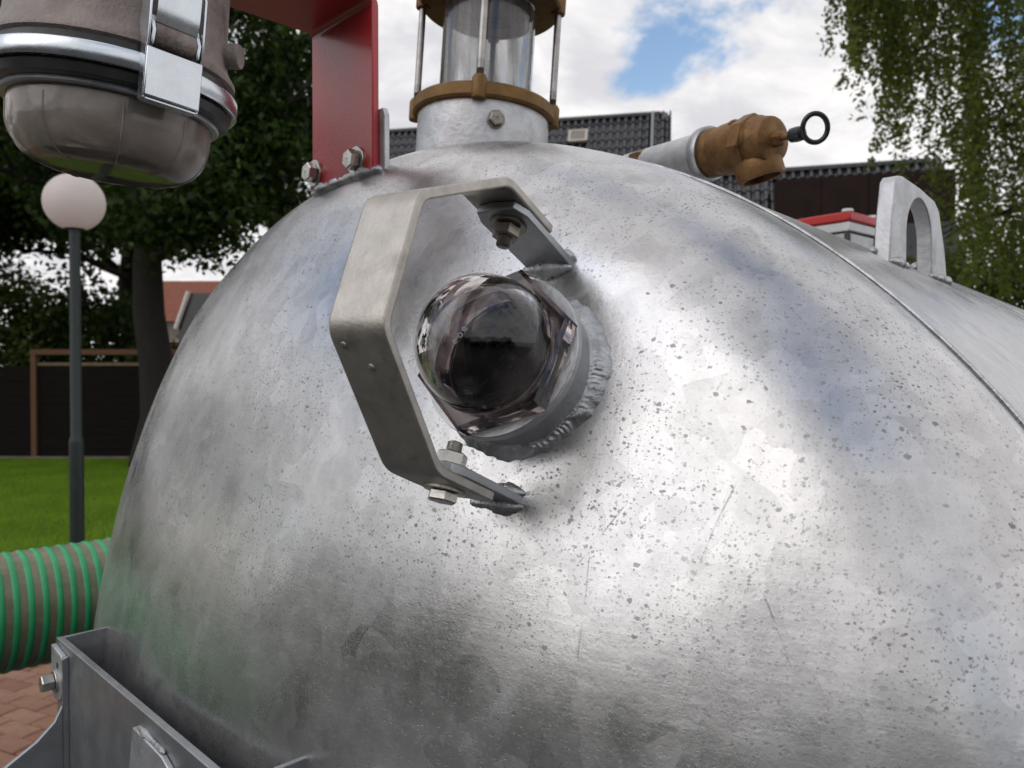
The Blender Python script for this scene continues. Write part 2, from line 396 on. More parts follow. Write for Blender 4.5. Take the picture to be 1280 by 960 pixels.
# brick paving in the driveway left of the tank
m, t, out = new_mat('paving_brick')
ob = t.n('ShaderNodeObjectInfo'); tcn = t.n('ShaderNodeTexCoord')
bc = t.mix(ob.outputs['Random'], (.27, .125, .075), (.36, .20, .125)); bc = t.mix(t.smap(t.noise(tcn.outputs['Object'], 35, 6, .65), .35, .7, 0, .55), bc, (.16, .10, .075))
bb = t.n('ShaderNodeBsdfPrincipled', i_Base_Color=bc, i_Roughness=.85)
bp = t.n('ShaderNodeBump', i_Height=t.noise(tcn.outputs['Object'], 120, 5), i_Strength=.5); bp.inputs['Distance'].default_value = .002
t.set(bb.inputs['Normal'], bp.outputs[0]); t.set(out.inputs[0], bb.outputs[0]); M['brick'] = m
M['sand'] = std('joint_sand', (.10, .075, .055), .9, 0, (.07, .055, .04), 60)
pav = plane('brick_pavement', -9, -1.35, 2.2, 6.2, -.003, M['sand'])
bx = MB(); fr = WORLD; L, Wd = .198, .098; c = .006
bx.add([(x*(L/2-d), y*(Wd/2-d), z) for z, d in ((-.05, 0), (.009, 0), (.015, c)) for x, y in ((-1, -1), (1, -1), (1, 1), (-1, 1))],
       [(0, 1, 5, 4), (1, 2, 6, 5), (2, 3, 7, 6), (3, 0, 4, 7), (4, 5, 9, 8), (5, 6, 10, 9), (6, 7, 11, 10), (7, 4, 8, 11), (8, 9, 10, 11)])
proto = bx.build('brick', M['brick'], smooth=False); proto.parent = pav
cand = []
ang = math.radians(-24); ca, sa = math.cos(ang), math.sin(ang)
for i in range(-60, 61):
    for j in range(-70, 71):
        lx = i*.205+(j % 2)*.1025; ly = j*.104
        x, y = -2.25+lx*ca-ly*sa, 3.6+lx*sa+ly*ca
        if -8.9 < x < -1.46 and 2.3 < y < 6.1: cand.append(((x/y+.615)**2*40+(y-3.5)**2, x, y))
cand.sort()
rest = MB()
for k, (_, x, y) in enumerate(cand):
    dz = random.uniform(-.003, .003); rz = ang+random.uniform(-.02, .02)
    if k < 300:
        o = proto if k == 0 else inst(proto, 'brick', (0, 0, 0), pav)
        o.location = (x, y, dz); o.rotation_euler = (random.uniform(-.01, .01), random.uniform(-.01, .01), rz)
    else:
        f2 = Fr((x, y, dz), (math.cos(rz), math.sin(rz), 0), (-math.sin(rz), math.cos(rz), 0), (0, 0, 1)); rest.box(f2, -L/2, L/2, -Wd/2, Wd/2, -.05, .015)
tag(rest.build('far_bricks', M['brick'], pav, smooth=False), kind='stuff')

# grass blades where the lawn shows
nb = 60000
yy = np.sqrt(rng.uniform(6.3**2, 14.4**2, nb)); xx = rng.uniform(-.76, -.42, nb)*yy
h = rng.uniform(.025, .06, nb); a_ = rng.uniform(0, 2*PI, nb); lean = rng.normal(0, .35, (nb, 2))*h[:, None]; wv = .006
base = np.stack([xx, yy, np.full(nb, -.004)], 1)
dx = np.stack([np.cos(a_)*wv, np.sin(a_)*wv, np.zeros(nb)], 1)
tip = base+np.stack([lean[:, 0], lean[:, 1], h], 1)
M['grass'] = leafmat('grass_blade', (.17, .33, .02), (.30, .45, .04), .4)
g = np_mesh('grass', np.stack([base-dx, base+dx, tip], 1).reshape(-1, 3), 3, M['grass'])
tag(g, 'mown green grass of the lawn in front of the dark fence', 'grass', kind='stuff')

# ------------------------------------------------------------------ the tank
R = .75
C = V((-.1228*R, 1.2253*R, CAMZ-.6659*R))
TI = -.0476
A = V((math.sin(AZ)*math.cos(TI), math.cos(AZ)*math.cos(TI), math.sin(TI)))
Wv = V((math.cos(AZ), -math.sin(AZ), 0)); Z = Wv.cross(A)
RC, RK, SF = 1.9784*R, .2116*R, .03*R
PHI = math.asin((R-RK)/(RC-RK)); H = RC-(RC-RK)*math.cos(PHI)
def sdf(P):
    d = P-C; x = -d.dot(A)-SF; r = math.hypot(d.dot(Wv), d.dot(Z))
    if x < 0: return r-R
    xc = H-RC
    if math.atan2(r, x-xc) < PHI: return math.hypot(r, x-xc)-RC
    return math.hypot(r-(R-RK), x)-RK
def hit(u, v):
    d = ray(u, v).normalized(); o = V((0, 0, CAMZ)); tt = 0
    for _ in range(200):
        s_ = sdf(o+d*tt); tt += s_*.9
        if s_ < 1e-6: break
    P = o+d*tt; e = 1e-4
    N = V([sdf(P+V(q)*e)-sdf(P-V(q)*e) for q in ((1, 0, 0), (0, 1, 0), (0, 0, 1))]).normalized()
    return P, N
def onto(P, lift=0.):
    """nearest point of the tank skin"""
    for _ in range(6):
        e = 1e-4; N = V([sdf(P+V(q)*e)-sdf(P-V(q)*e) for q in ((1, 0, 0), (0, 1, 0), (0, 0, 1))]).normalized(); P = P-N*sdf(P)
    return P+N*lift
def weld(path, rad, closed=False, pitch=.006, amp=.22, rough=.12, seg=10, flat=1.):
    """welding bead: overlapping ripples along a path"""
    pts = []; n = len(path)
    for i in range(n if closed else n-1):
        p, q = V(path[i]), V(path[(i+1) % n]); k = max(1, int((q-p).length/.0013))
        for j in range(k): pts.append(p.lerp(q, j/k))
    L = [0.]
    for i in range(1, len(pts)): L.append(L[-1]+(pts[i]-pts[i-1]).length)
    ph = random.uniform(0, 9)
    def rr(i):
        s_ = L[i]/pitch; q = s_-math.floor(s_)
        e_ = 1. if closed else max(.06, min(1., (L[i]/(rad*1.6))**.5, max(0, (L[-1]-L[i])/(rad*1.6))**.5))
        return e_*rad*(1-amp+amp*2*(1-q)**.6*(.6+.4*math.sin(s_*1.7+ph))+rough*math.sin(L[i]*210+ph)+rough*math.sin(L[i]*83+2*ph))
    b = MB(); return b.tube(pts, rr, seg, True, closed)

tank = empty('vacuum_tank', (C.x, C.y, 0), 'large galvanised steel tank with speckled domed end filling the picture', 'tank')
hf = Fr(C, Wv, Z, -A)
prof = []
n1_, n2_ = 90, 26
for i in range(n1_+1):
    q = PHI*i/n1_; prof.append((max(.0006, RC*math.sin(q)), SF+H-RC+RC*math.cos(q)))
for i in range(1, n2_+1):
    q = PHI+(PI/2-PHI)*i/n2_; prof.append((R-RK+RK*math.sin(q), SF+RK*math.cos(q)))
prof += [(R, SF*.5), (R-.0005, .001)]
def ripple(r, z, a):                                   # the head was beaten into shape: faint waves
    x, y = r*math.cos(a), r*math.sin(a)
    k = min(1, r/.1)
    d = k*(.0006*math.sin(x*13+1)*math.sin(y*11+.4)+.00045*math.sin(x*23+y*17)+.0003*math.sin(x*41-y*37+2))
    return r+d*.3*k, z+d
MB().lathe(hf, prof, 360, cap0=True, fn=ripple).build('domed_end', M['tank'], tank, ang=60)
sh = MB(); sh.lathe(hf, [(R-.0006, -.001), (R, -.006), (R, -.6), (R, -1.2), (R, -2.3)], 200)
sh.build('shell', M['shell'], tank)
MB().lathe(hf, [(r, -2.3-(z-SF)*1.) for r, z in prof[::4] if z >= SF], 96, cap0=True).build('rear_end', M['shell'], tank, ang=60)
ring = [hf.p((R+.0006)*math.cos(q), (R+.0006)*math.sin(q), -.003) for q in np.linspace(0, 2*PI, 300, endpoint=False)]
weld(ring, .0019, True, .006, .05, .05, 8).build('seam_weld', M['weld'], tank)
for dd in (-.55, -1.9):                                 # saddles that carry the tank
    sdl = MB(); pts = [(R+.003)*V((math.cos(q), math.sin(q), 0)) for q in np.linspace(-PI*.82, -PI*.18, 24)]
    poly = [(p.x, p.y) for p in pts]+[(.62, -C.z), (-.62, -C.z)]
    sdl.prism(hf, poly, dd-.06, dd+.06); sdl.build('saddle', M['galv'], tank, smooth=False)

# sight-glass socket
S, N = hit(655, 468)
Tt = (Z-N*Z.dot(N)).normalized(); Ww = Tt.cross(N)
ef = Fr(S, Ww, Tt, N)
MB().lathe(ef, [(.0555, -.006), (.0560, .026), (.0575, .028), (.0592, .029), (.0592, .034), (.0580, .0353), (.0500, .0353), (.0455, .0353), (.0455, .004)], 96).build('sight_glass_socket', M['galv_light'], tank)
nq, ns = 420, 12; vs, fs = [], []
for k in range(nq):
    q = 2*PI*k/nq; sec = .5+.5*math.cos(q-math.radians(-38))                # strongest at lower right
    wid = .0092+.0018*math.sin(2*q+.6)+.0010*math.sin(5*q+2)+.0006*math.sin(11*q)+.0016*sec+.0005*math.sin(23*q)+.0004*math.sin(41*q+1)
    hgt = .0080+.0015*math.sin(3*q+1)+.0010*math.sin(7*q)
    amp = .0002+.0017*(max(0, sec-.72)/.28)*(.75+.4*math.sin(q*9+1))+.0004*math.sin(q*5)*sec
    for i in range(ns+1):
        t_ = i/ns; ph = q*12.5+.9*math.sin(q*3)+.7*math.sin(q*7.0)+.35*math.sin(q*17)+1.1*(t_-.5)**2*4; saw = (ph/1.0) % 1.0
        bumpv = amp*(math.exp(-((saw-.25)/.22)**2)-.35)*math.sin(PI*min(1, t_*1.15))**.6 if 0 < t_ < 1 else 0
        r_ = .0552+wid*t_; n_ = hgt*(1-t_)**1.25+.0018*math.sin(PI*t_)+bumpv
        vs.append(onto(ef.p(r_*math.cos(q), r_*math.sin(q), 0))+N*(n_-(.0012 if i == ns else 0)))
for k in range(nq):
    k2 = (k+1) % nq
    for i in range(ns): fs.append((k*(ns+1)+i, k2*(ns+1)+i, k2*(ns+1)+i+1, k*(ns+1)+i+1))
MB().add(vs, fs).build('fillet_weld', M['weld'], tank, ang=70)
MB().lathe(ef, [(.0452, .0348), (.0448, .005), (.0002, .0045)], 64).build('socket_bore', M['inside'], tank)  # closed cup: the dark inside of the tank given as colour
# lugs for the guard strap
for sg in (1, -1):
    lf = Fr(S, N, Tt*sg, Ww)
    lug = MB().prism(Fr(S, N, Ww, Tt*sg), [(-.006, -.0192), (.066, -.0192), (.078, -.0150), (.080, 0), (.078, .0150), (.066, .0192), (-.006, .0192)], .0875, .0935)
    lug.build('lug', M['galv'], tank, bevel=.0008)
    for side in (-1, 1):
        path = [onto(lf.p(0, .0905+side*.0048, q), .002) for q in np.linspace(-.022, .022, 12)]
        b = weld(path, .0062, False, .007, .16, .16, 12)
        b.build('weld_bead', M['weld'], tank, ang=70)
# lifting eye
L0 = V((.389, .810, 1.7135)); Ah = V((A.x, A.y, 0)).normalized(); Wn = V((Ah.y, -Ah.x, 0))
yf = Fr(L0, Ah, V((0, 0, 1)), Wn)
out_ = [(0, -.012), (.006, .045), (.016, .086), (.024, .093), (.036, .0945), (.090, .0900), (.138, .0825), (.152, .0735), (.172, .030), (.190, -.036), (.130, -.036)]
arch = [(.130, -.036), (.128, .015)]+[(.088+.0395*math.cos(q), .034+.044*math.sin(q)) for q in np.linspace(.1, PI-.1, 18)]+[(.0490, .020), (.047, -.018)]
eye = MB().prism(yf, out_+arch[1:], -.017, 0).build('lifting_eye', M['galv_light'], tank, bevel=.0016)
for (x0, x1) in ((-.004, .050), (.127, .193)):
    b = MB()
    for w_ in (.002, -.019):
        path = [onto(yf.p(x, .0 if w_ > 0 else .01, w_), .0015) for x in np.linspace(x0, x1, 8)]
        b2 = weld(path, .0055, False, .008, .2, .12, 8); b.add(b2.v, b2.f)
    b.build('weld_bead', M['weld'], tank, ang=70)
# tab that carries the red bracket
n_r = V((-Wv.y*0-math.sin(AZ), -math.cos(AZ), 0)); w_r = V((Wv.x, Wv.y, 0))
RB = V((-.145, .820, CAMZ))                              # right-hand near edge of the red plate
rf = Fr(RB, w_r, V((0, 0, 1)), n_r)                      # x along the plate, y up, z out of its face
tab = MB().prism(rf, [(-.128, .10), (.010, .10), (.010, .268), (.006, .276), (-.120, .276), (-.128, .268)], -.0145, -.0085)
tab.build('mounting_tab', M['galv_light'], tank, bevel=.001)
path = [onto(rf.p(x, .21, -.004), .003) for x in np.linspace(-.135, .012, 14)]
weld(path, .0060, False, .010, .25, .2, 10).build('weld_bead', M['weld'], tank, ang=70)

def hexbolt(parent, fr, af=.017, head=.0075, washer=.0125, thick=.0024, mat='zinc', wmat=None, stud=0., nut=False):
    """bolt with washer on a face: fr.z points out of the face"""
    b = MB().lathe(fr, [(.001, thick)]+[(af/math.sqrt(3)*.80, thick+.0001), (af/math.sqrt(3), thick+.0008), (af/math.sqrt(3), thick+head-.001), (af/math.sqrt(3)*.88, thick+head), (.001, thick+head+.0002)], 6, a0=.3)
    if stud: b.lathe(fr, [(.0052, thick+head-.001)]+[(.0052-.0006*(i % 2), thick+head+stud*i/14) for i in range(14)]+[(.0035, thick+head+stud), (.0003, thick+head+stud)], 14)
    o = b.build('nut' if nut else 'bolt', M[mat], parent, ang=30)
    MB().lathe(fr, [(.0055, -.0002), (washer, 0), (washer, thick*.8), (washer-.0005, thick), (.0055, thick)], 28).build('washer', M[wmat or mat], o, ang=30)
    return o

# ------------------------------------------------------------------ sight glass
sg = empty('sight_glass', ef.p(0, 0, .035), 'smoky clear dome shaped sight glass screwed into the round socket on the tank', 'sight glass')
ro, ri, zc = .0462, .0400, .0560
po = [(.0440, .0368), (.0470, .0482), (ro+.0004, .0495)]+[(max(.0002, ro*math.cos(q)), zc+ro*math.sin(q)) for q in np.linspace(0, PI/2, 28)]
pi_ = [(max(.0002, ri*math.cos(q)), zc-.004+ri*math.sin(q)) for q in np.linspace(PI/2, 0, 26)]+[(ri, .0368)]
MB().lathe(ef, po+pi_, 96, closed=True).build('glass_dome', M['eye_glass'], sg, ang=60)
hx = MB(); n_ = 96; hexr = lambda q: .0600*math.cos(PI/6)/math.cos(((q+math.radians(-80)) % (PI/3))-PI/6)
prf = [(-.0125, .0362), (0, .0362), (0, .0470), (-.003, .0492), (-.0125, .0492)]
vs, fs = [], []
for k in range(n_):
    q = 2*PI*k/n_+math.radians(80)
    for d, z_ in prf:
        rr = hexr(q)+d if d > -.01 else .0472
        vs.append(ef.p(rr*math.cos(q), rr*math.sin(q), z_))
for k in range(n_):
    k2 = (k+1) % n_
    for i in range(5): j = (i+1) % 5; fs.append((k*5+i, k2*5+i, k2*5+j, k*5+j))
hx.add(vs, fs).build('hexagon_flange', M['eye_flange'], sg, ang=30)
MB().lathe(ef, [(.0472, .0354), (.0588, .0354), (.0588, .0361), (.0472, .0361)], 72, closed=True).build('sealing_ring', M['galv_light'], sg)
# three raised letters on the dome
sc_ = ef.p(0, 0, zc)
for ch, (u, v) in zip('eoe', ((568, 426), (574.5, 418), (580, 410.5))):
    d = ray(u, v).normalized(); o_ = V((0, 0, CAMZ)); oc = o_-sc_; b_ = oc.dot(d); q = b_*b_-oc.dot(oc)+(ro+.0003)**2
    if q <= 0: continue
    p = o_+d*(-b_-math.sqrt(q)); nn = (p-sc_).normalized()
    up = (V((-.65, 0, .76))-nn*V((-.65, 0, .76)).dot(nn)).normalized(); xr = up.cross(nn)
    cu = bpy.data.curves.new('letter', 'FONT'); cu.body = ch; cu.size = .0068; cu.extrude = .00025; cu.align_x = 'CENTER'; cu.align_y = 'CENTER'
    tmp = bpy.data.objects.new('tmp', cu); COL.objects.link(tmp)
    me = bpy.data.meshes.new_from_object(tmp.evaluated_get(bpy.context.evaluated_depsgraph_get())); bpy.data.objects.remove(tmp)
    lo = bpy.data.objects.new('letter', me); COL.objects.link(lo); lo.parent = sg; me.materials.clear(); me.materials.append(M['letter'])
    mw = Matrix((xr, up, nn)).transposed().to_4x4(); mw.translation = p-sg.location
    lo.matrix_local = mw

# ------------------------------------------------------------------ guard strap over the sight glass
gs = empty('guard_strap', S, 'bent grey flat steel strap guarding the sight glass', 'guard')
line = round_line([(.034, .0970), (.095, .0970), (.1685, .0395), (.1685, -.0395), (.095, -.0970), (.034, -.0970)], .0075, 7)
MB().strip(Fr(S, N, Tt, Ww), line, -.0200, .0200, .0064).build('strap', M['strap'], gs, bevel=.0012)
for sg_ in (1, -1):
    of = Fr(S+N*.060+Tt*sg_*.1003, N, Ww*sg_, Tt*sg_); inf = Fr(S+N*.060+Tt*sg_*.0874, N, -Ww*sg_, -Tt*sg_)
    hexbolt(gs, of, .017, .0065, .0135, .002, 'zinc' if sg_ < 0 else 'bolt_dark')
    hexbolt(gs, inf, .017, .0085, .0130, .002, 'bolt_dark' if sg_ > 0 else 'zinc', stud=.007, nut=True)
for (t_, w_) in ((-.0455, -.012), (-.054, .002)):        # two punch marks on the lower leg
    k = (-.0395-t_)/(.0575); p = (.1685-.0735*k, t_); nd = V((.616, -.788)); q = Fr(S, N, Tt, Ww).p(p[0]+nd.x*.0032, p[1]+nd.y*.0032, w_)
    MB().lathe(frame_z(q, N*nd.x+Tt*nd.y), [(.0024, -.0004), (.0020, .0006), (.0002, .001)], 14).build('rivet', M['strap'], gs)

# ------------------------------------------------------------------ red bracket
rb = empty('red_bracket', rf.p(-.06, .215, 0), 'bent flat bracket painted red, bolted to the tab on the domed end', 'bracket')
WR = .122
ln = round_line([(.2085, 0), (.3915, 0), (.3915, .36)], .012, 7)
rfx = Fr(RB, V((0, 0, 1)), n_r, w_r)
MB().strip(rfx, [(x, y-.004) for x, y in ln], -WR, 0, .008).build('arm', M['red'], rb, bevel=.0012)
for (u, v) in ((394, 217), (446, 201)):
    d = ray(u, v); tt = (rf.o-V((0, 0, CAMZ))).dot(n_r)/d.dot(n_r); p = V((0, 0, CAMZ))+d*tt
    hexbolt(rb, Fr(p, w_r, V((0, 0, 1)), n_r), .019, .0095, .0150, .0028, 'zinc')

# ------------------------------------------------------------------ filter hanging from the red bracket
fa = V((.095, .0, .9955)).normalized(); fx = V((.9955, 0, -.095)).normalized(); fy = fa.cross(fx)
FO = V((-.349, .695, CAMZ+.249))
ff = Fr(FO, fx, fy, fa)
flt = empty('air_filter', ff.p(0, 0, -.074), 'filter pot with dusty glass bowl and shiny clamp band hanging under the red bracket', 'filter')
MB().lathe(ff, [(.0940, .0125), (.0975, .0150), (.0975, .0195), (.0945, .0235), (.0905, .0300), (.0885, .0420), (.0870, .0800), (.0860, .133), (.030, .134)], 96).build('body', M['cast'], flt)
MB().lathe(ff, [(.0900, .0150), (.0945, .0140), (.0945, .0045), (.0900, .0045)], 96).build('upper_gasket', M['gasket'], flt)
bd = MB().lathe(ff, [(.0950, .0050), (.0998, .0058), (.1010, .0042), (.1010, -.0072), (.0998, -.0086), (.0945, -.0080)], 96); bd.build('clamp_band', M['polish'], flt, ang=50)
MB().lathe(ff, [(.0945, -.0085), (.0965, -.0110), (.0940, -.0175), (.0880, -.0190), (.0845, -.0190)], 96).build('lower_gasket', M['gasket'], flt)
MB().lathe(ff, [(.0808, -.0185), (.0860, -.0190), (.0870, -.0225), (.0860, -.0240), (.0808, -.0240)], 96).build('retaining_ring', M['galv'], flt)
rb_, cr = .0800, .034
out_p = [(rb_, -.012), (rb_+.0006, -.030)]+[(rb_-cr+cr*math.cos(q), -.0405-cr*math.sin(q)) for q in np.linspace(0, PI/2, 14)]+[(.030, -.0752), (.0003, -.0756)]
in_p = [(max(.0003, r-.0045), z+(.0045 if z < -.045 else 0)) for r, z in out_p][::-1]
in_p[0] = (.0003, -.0708)
MB().lathe(ff, out_p+in_p, 96, closed=False).build('glass_bowl', M['bowl_glass'], flt, ang=60)
MB().lathe(ff, [(.0003, -.0690), (.046, -.0700), (.060, -.0660), (.058, -.0650), (.0003, -.0655)], 48).build('sludge', M['sludge'], flt)
for q in (-2.5, -1.75, -1.0, -.35, 1.2, 2.6):                # mould seams of the bowl
    MB().tube([ff.p((r+.0002)*math.cos(q), (r+.0002)*math.sin(q), z) for r, z in out_p[1:-2]], .0008, 6).build('mould_seam', M['bowl_glass'], flt)
MB().lathe(Fr(ff.p(.086, .018, .045), fy, fa, fx), [(.0003, .014), (.010, .014), (.011, .012), (.011, -.008)], 24).build('boss', M['cast'], flt)
# latch on the clamp band
q = math.radians(-41); lat = Fr(ff.p(0, 0, 0), fx*-math.sin(q)+fy*math.cos(q), fa, fx*math.cos(q)+fy*math.sin(q))   # x across, y up, z out
lo_ = MB()
lo_.box(lat, -.0225, .0225, -.0290, .0090, .1090, .1112)
lt = lo_.build('latch_plate', M['polish'], flt, bevel=.0012)
for sx in (-1, 1):
    x0, x1 = (.0207, .0225) if sx > 0 else (-.0225, -.0207)
    MB().prism(Fr(lat.o, lat.z, lat.y, lat.x), [(.0995, -.031), (.1088, -.031), (.1088, .0088), (.1108, .012), (.1098, .060), (.106, .066), (.096, .066), (.093, .030), (.0985, .010)], x0, x1).build('latch_cheek', M['polish'], flt, bevel=.0006)
MB().box(lat, -.0205, .0205, -.0318, -.0300, .0985, .1100).build('latch_foot', M['polish'], flt, bevel=.0005)
MB().lathe(Fr(lat.p(0, .0215, .1010), lat.y, lat.z, lat.x), [(.0003, -.0165), (.0095, -.0165), (.0102, -.0155), (.0102, .0155), (.0095, .0165), (.0003, .0165)], 32).build('roller', M['cast'], flt)
for sx in (-1, 1):
    MB().tube([lat.p(sx*.0180, .034, .104), lat.p(sx*.0182, .022, .110), lat.p(sx*.0182, .013, .108), lat.p(sx*.018, .010, .102)], .0017, 8).build('wire_bail', M['polish'], flt)
lv = round_line([(.1070, .0300), (.1095, .0390), (.1100, .060), (.1070, .130)], .006, 5)
MB().strip(Fr(lat.o, lat.z, lat.y, lat.x), lv, -.0170, .0170, .0018).build('latch_lever', M['polish'], flt)
MB().lathe(Fr(lat.p(-.032, .068, .093), lat.x, lat.y, lat.z), [(.0003, .006), (.004, .005), (.005, 0), (.005, -.006)], 16).build('pin', M['bolt_dark'], flt)

# ------------------------------------------------------------------ glass level tube on top of the tank
ga = V((.062, .03, .9976)).normalized(); gx = V((1, 0, -.062)).normalized(); gy = ga.cross(gx)
gf = Fr((-.0465, 1.092, 1.838), gx, gy, ga)
lg = empty('level_gauge', gf.o, 'upright glass level tube between brown flanges on a galvanised neck', 'gauge')
nk = MB().lathe(gf, [(.0910, -.14), (.0907, .110), (.086, .110)], 96); nk.build('neck', M['galv_light'], lg)
hexbolt(lg, Fr(gf.p(.0907*math.cos(math.radians(-77)), .0907*math.sin(math.radians(-77)), .083), gx*math.cos(.23)+gy*.22, ga, gx*.225-gy*.974), .017, .008, .0118, .002, 'bolt_dark')
def flange(z0, z1, name, lip):
    b = MB().lathe(gf, [(.062, z0+.001), (.0905, z0), (.0960, z0+.001), (.0985, z0+.004), (.0985, z1-.003), (.096, z1), (.062, z1)], 96)
    o = b.build(name, M['bronze'], lg)
    for k in range(4):
        a_ = -PI/2-.03+k*PI/2
        p = gf.p(.0945*math.cos(a_), .0945*math.sin(a_), 0)
        MB().lathe(Fr(p, gx, gy, ga), [(.0003, z0-.002), (.0090, z0-.002), (.0098, z0), (.0100, z1+.003), (.0075, z1+.0075), (.0048, z1+.009)], 24).build('lug', M['bronze'], o)
    return o
flange(.1085, .1290, 'lower_flange', 0)
flange(.2660, .2860, 'upper_flange', 0)
MB().lathe(gf, [(.0905, .286), (.0905, .30), (.07, .335), (.0003, .345)], 64).build('cap', M['galv_light'], lg)
MB().lathe(gf, [(.0635, .1292), (.0640, .1294), (.0640, .2655), (.0580, .2655), (.0580, .1292)], 96, closed=True).build('glass_tube', M['tube_glass'], lg)
for k in range(4):
    a_ = -PI/2-.03+k*PI/2; p = lambda z_: gf.p(.0945*math.cos(a_), .0945*math.sin(a_), z_)
    o = MB().tube([p(.1450), p(.2655)], .0048, 14).build('tie_rod', M['rod'], lg)
    MB().lathe(Fr(p(0), gx, gy, ga), [(.0050-.0007*(i % 2), .1355+.0009*i) for i in range(24)], 14).build('thread', M['thread'], o)

# ------------------------------------------------------------------ brass relief valve with pull ring
B0 = at(888, 192, 1.06); vd = V((.525, -.845, -.07)).normalized()
vf = frame_z(B0, vd); vf.x = vf.x*1.03; vf.y = vf.y*1.03
rv = empty('relief_valve', B0+V((-.07, .11, -.12)), 'brass relief valve with black pull ring on a galvanised pipe', 'valve')
MB().lathe(vf, [(.0265, -.118), (.0270, -.112), (.0275, -.090), (.0295, -.012), (.0300, 0)], 48).build('pipe', M['galv_light'], rv)
MB().lathe(vf, [(.0285, -.142), (.0300, -.138), (.0300, -.122), (.0280, -.117), (.02, -.117)], 6, a0=.4).build('nut', M['brass'], rv, ang=20)
el = [vf.p(0, 0, -.135), vf.p(0, 0, -.16), vf.p(0, 0, -.185)+V((0, 0, -.012)), vf.p(0, 0, -.20)+V((0, 0, -.04)), vf.p(0, 0, -.205)+V((0, 0, -.25))]
MB().tube(el, .027, 24).build('elbow', M['galv_light'], rv)
MB().lathe(vf, [(.028, -.012), (.0335, -.011), (.0350, -.008), (.0350, .002), (.0335, .004), (.028, .004)], 48).build('collar', M['galv'], rv)
vb = MB().lathe(vf, [(.0295, .003), (.0315, .006), (.0315, .012), (.0290, .016), (.0290, .020), (.0318, .030), (.0330, .048), (.0335, .066), (.0320, .078), (.0300, .084)], 48)
vb.build('valve_body', M['brass'], rv)
# hexagon shoulder and cap
MB().lathe(vf, [(.0300, .060), (.0362, .062), (.0362, .079), (.0300, .081)], 8, a0=.2).build('shoulder', M['brass'], rv, ang=20)
MB().lathe(vf, [(.0290, .080), (.0318, .081), (.0322, .087), (.0300, .090), (.0290, .098), (.0275, .1045), (.0150, .1075), (.0003, .108)], 48).build('cap', M['brass'], rv)
MB().lathe(vf, [(.0098, .106), (.0098, .1165), (.0060, .1180), (.0003, .118)], 6).build('stem_nut', M['brass'], rv, ang=20)
MB().lathe(vf, [(.0040, .116), (.0040, .140)], 14).build('stem', M['brass'], rv)
od = (V((0, 0, -1))-vd*V((0, 0, -1)).dot(vd)).normalized(); od = (od+V((.30, -.10, 0))).normalized()
of = frame_z(vf.p(0, 0, .072), od)
MB().lathe(of, [(.026, .0), (.0275, .020), (.0300, .026), (.0300, .043), (.0285, .046), (.0235, .046), (.0235, .02)], 40).build('outlet', M['brass'], rv)
for k in range(2):
    q = 2.2+k*2.4
    MB().lathe(frame_z(vf.p(.032*math.cos(q), .032*math.sin(q), .055), vf.x*math.cos(q)+vf.y*math.sin(q)), [(.0058, -.002), (.0058, .0022), (.0040, .0026), (.0036, -.001), (.0003, -.001)], 18).build('plug', M['brass'], rv)
kp = vf.p(0, 0, .140)
MB().lathe(frame_z(kp, vd), [(.0030, -.010), (.0085, -.008), (.0092, 0), (.0085, .007), (.0040, .0095), (.0003, .010)], 24).build('knob', M['black_paint'], rv)
rc_ = at(1019, 160, .906); e1 = V((.83, -.1, .22)).normalized(); e2 = V((-.2, -.25, .95)).normalized(); e2 = (e2-e1*e2.dot(e1)).normalized()
MB().tube([rc_+e1*(.0140*math.cos(q))+e2*(.0160*math.sin(q)) for q in np.linspace(0, 2*PI, 40, endpoint=False)], .0030, 12, closed=True).build('pull_ring', M['black_paint'], rv)

# ------------------------------------------------------------------ suction hose with green spiral
hd = V((A.x, A.y, 0)).normalized()
H0 = at(0, 766, 1.40); hp = [H0+hd*s_ for s_ in np.linspace(-1.0, 1.6, 131)]
hp = [p+V((0, 0, -.06*max(0, -(i-50)/50)**2)) for i, p in enumerate(hp)]
RH = .1045
hs = empty('suction_hose', (H0.x, H0.y, H0.z-RH), 'thick brown hose with bright green spiral lying beside the tank', 'hose')
hb = MB(); hb.tube(hp, RH, 40, caps=False); hb.build('hose_wall', M['hose'], hs)
pitch_ = .0222; turns = int(2.4/pitch_); path = []; SEG = 28
def hpt(s_):
    i = s_/2.6*130; k = min(129, int(i)); return hp[k].lerp(hp[k+1], i-k)
sx_ = V((hd.y, -hd.x, 0)); Zp = V((0, 0, 1))
for i in range(turns*SEG):
    q = 2*PI*i/SEG; path.append(hpt(.05+pitch_*i/SEG)+(sx_*math.cos(q)+Zp*math.sin(q))*(RH-.0052))
MB().tube(path, .0078, 10, caps=True).build('green_spiral', M['green'], hs, ang=70)
for dd in (.9, 1.45):                                   # cradles on the tank side that carry the hose
    p = H0+hd*dd; cf = Fr(p, sx_, Zp, hd)
    ln_ = [(RH*1.04*math.cos(q), RH*1.04*math.sin(q)) for q in np.linspace(PI*1.05, PI*1.95, 20)]
    MB().strip(cf, ln_, -.03, .03, .005).build('cradle_strip', M['galv'], tank)
    MB().box(cf, -.02, .28, -.150, -.1125, -.02, .02).build('cradle_arm', M['galv'], tank)

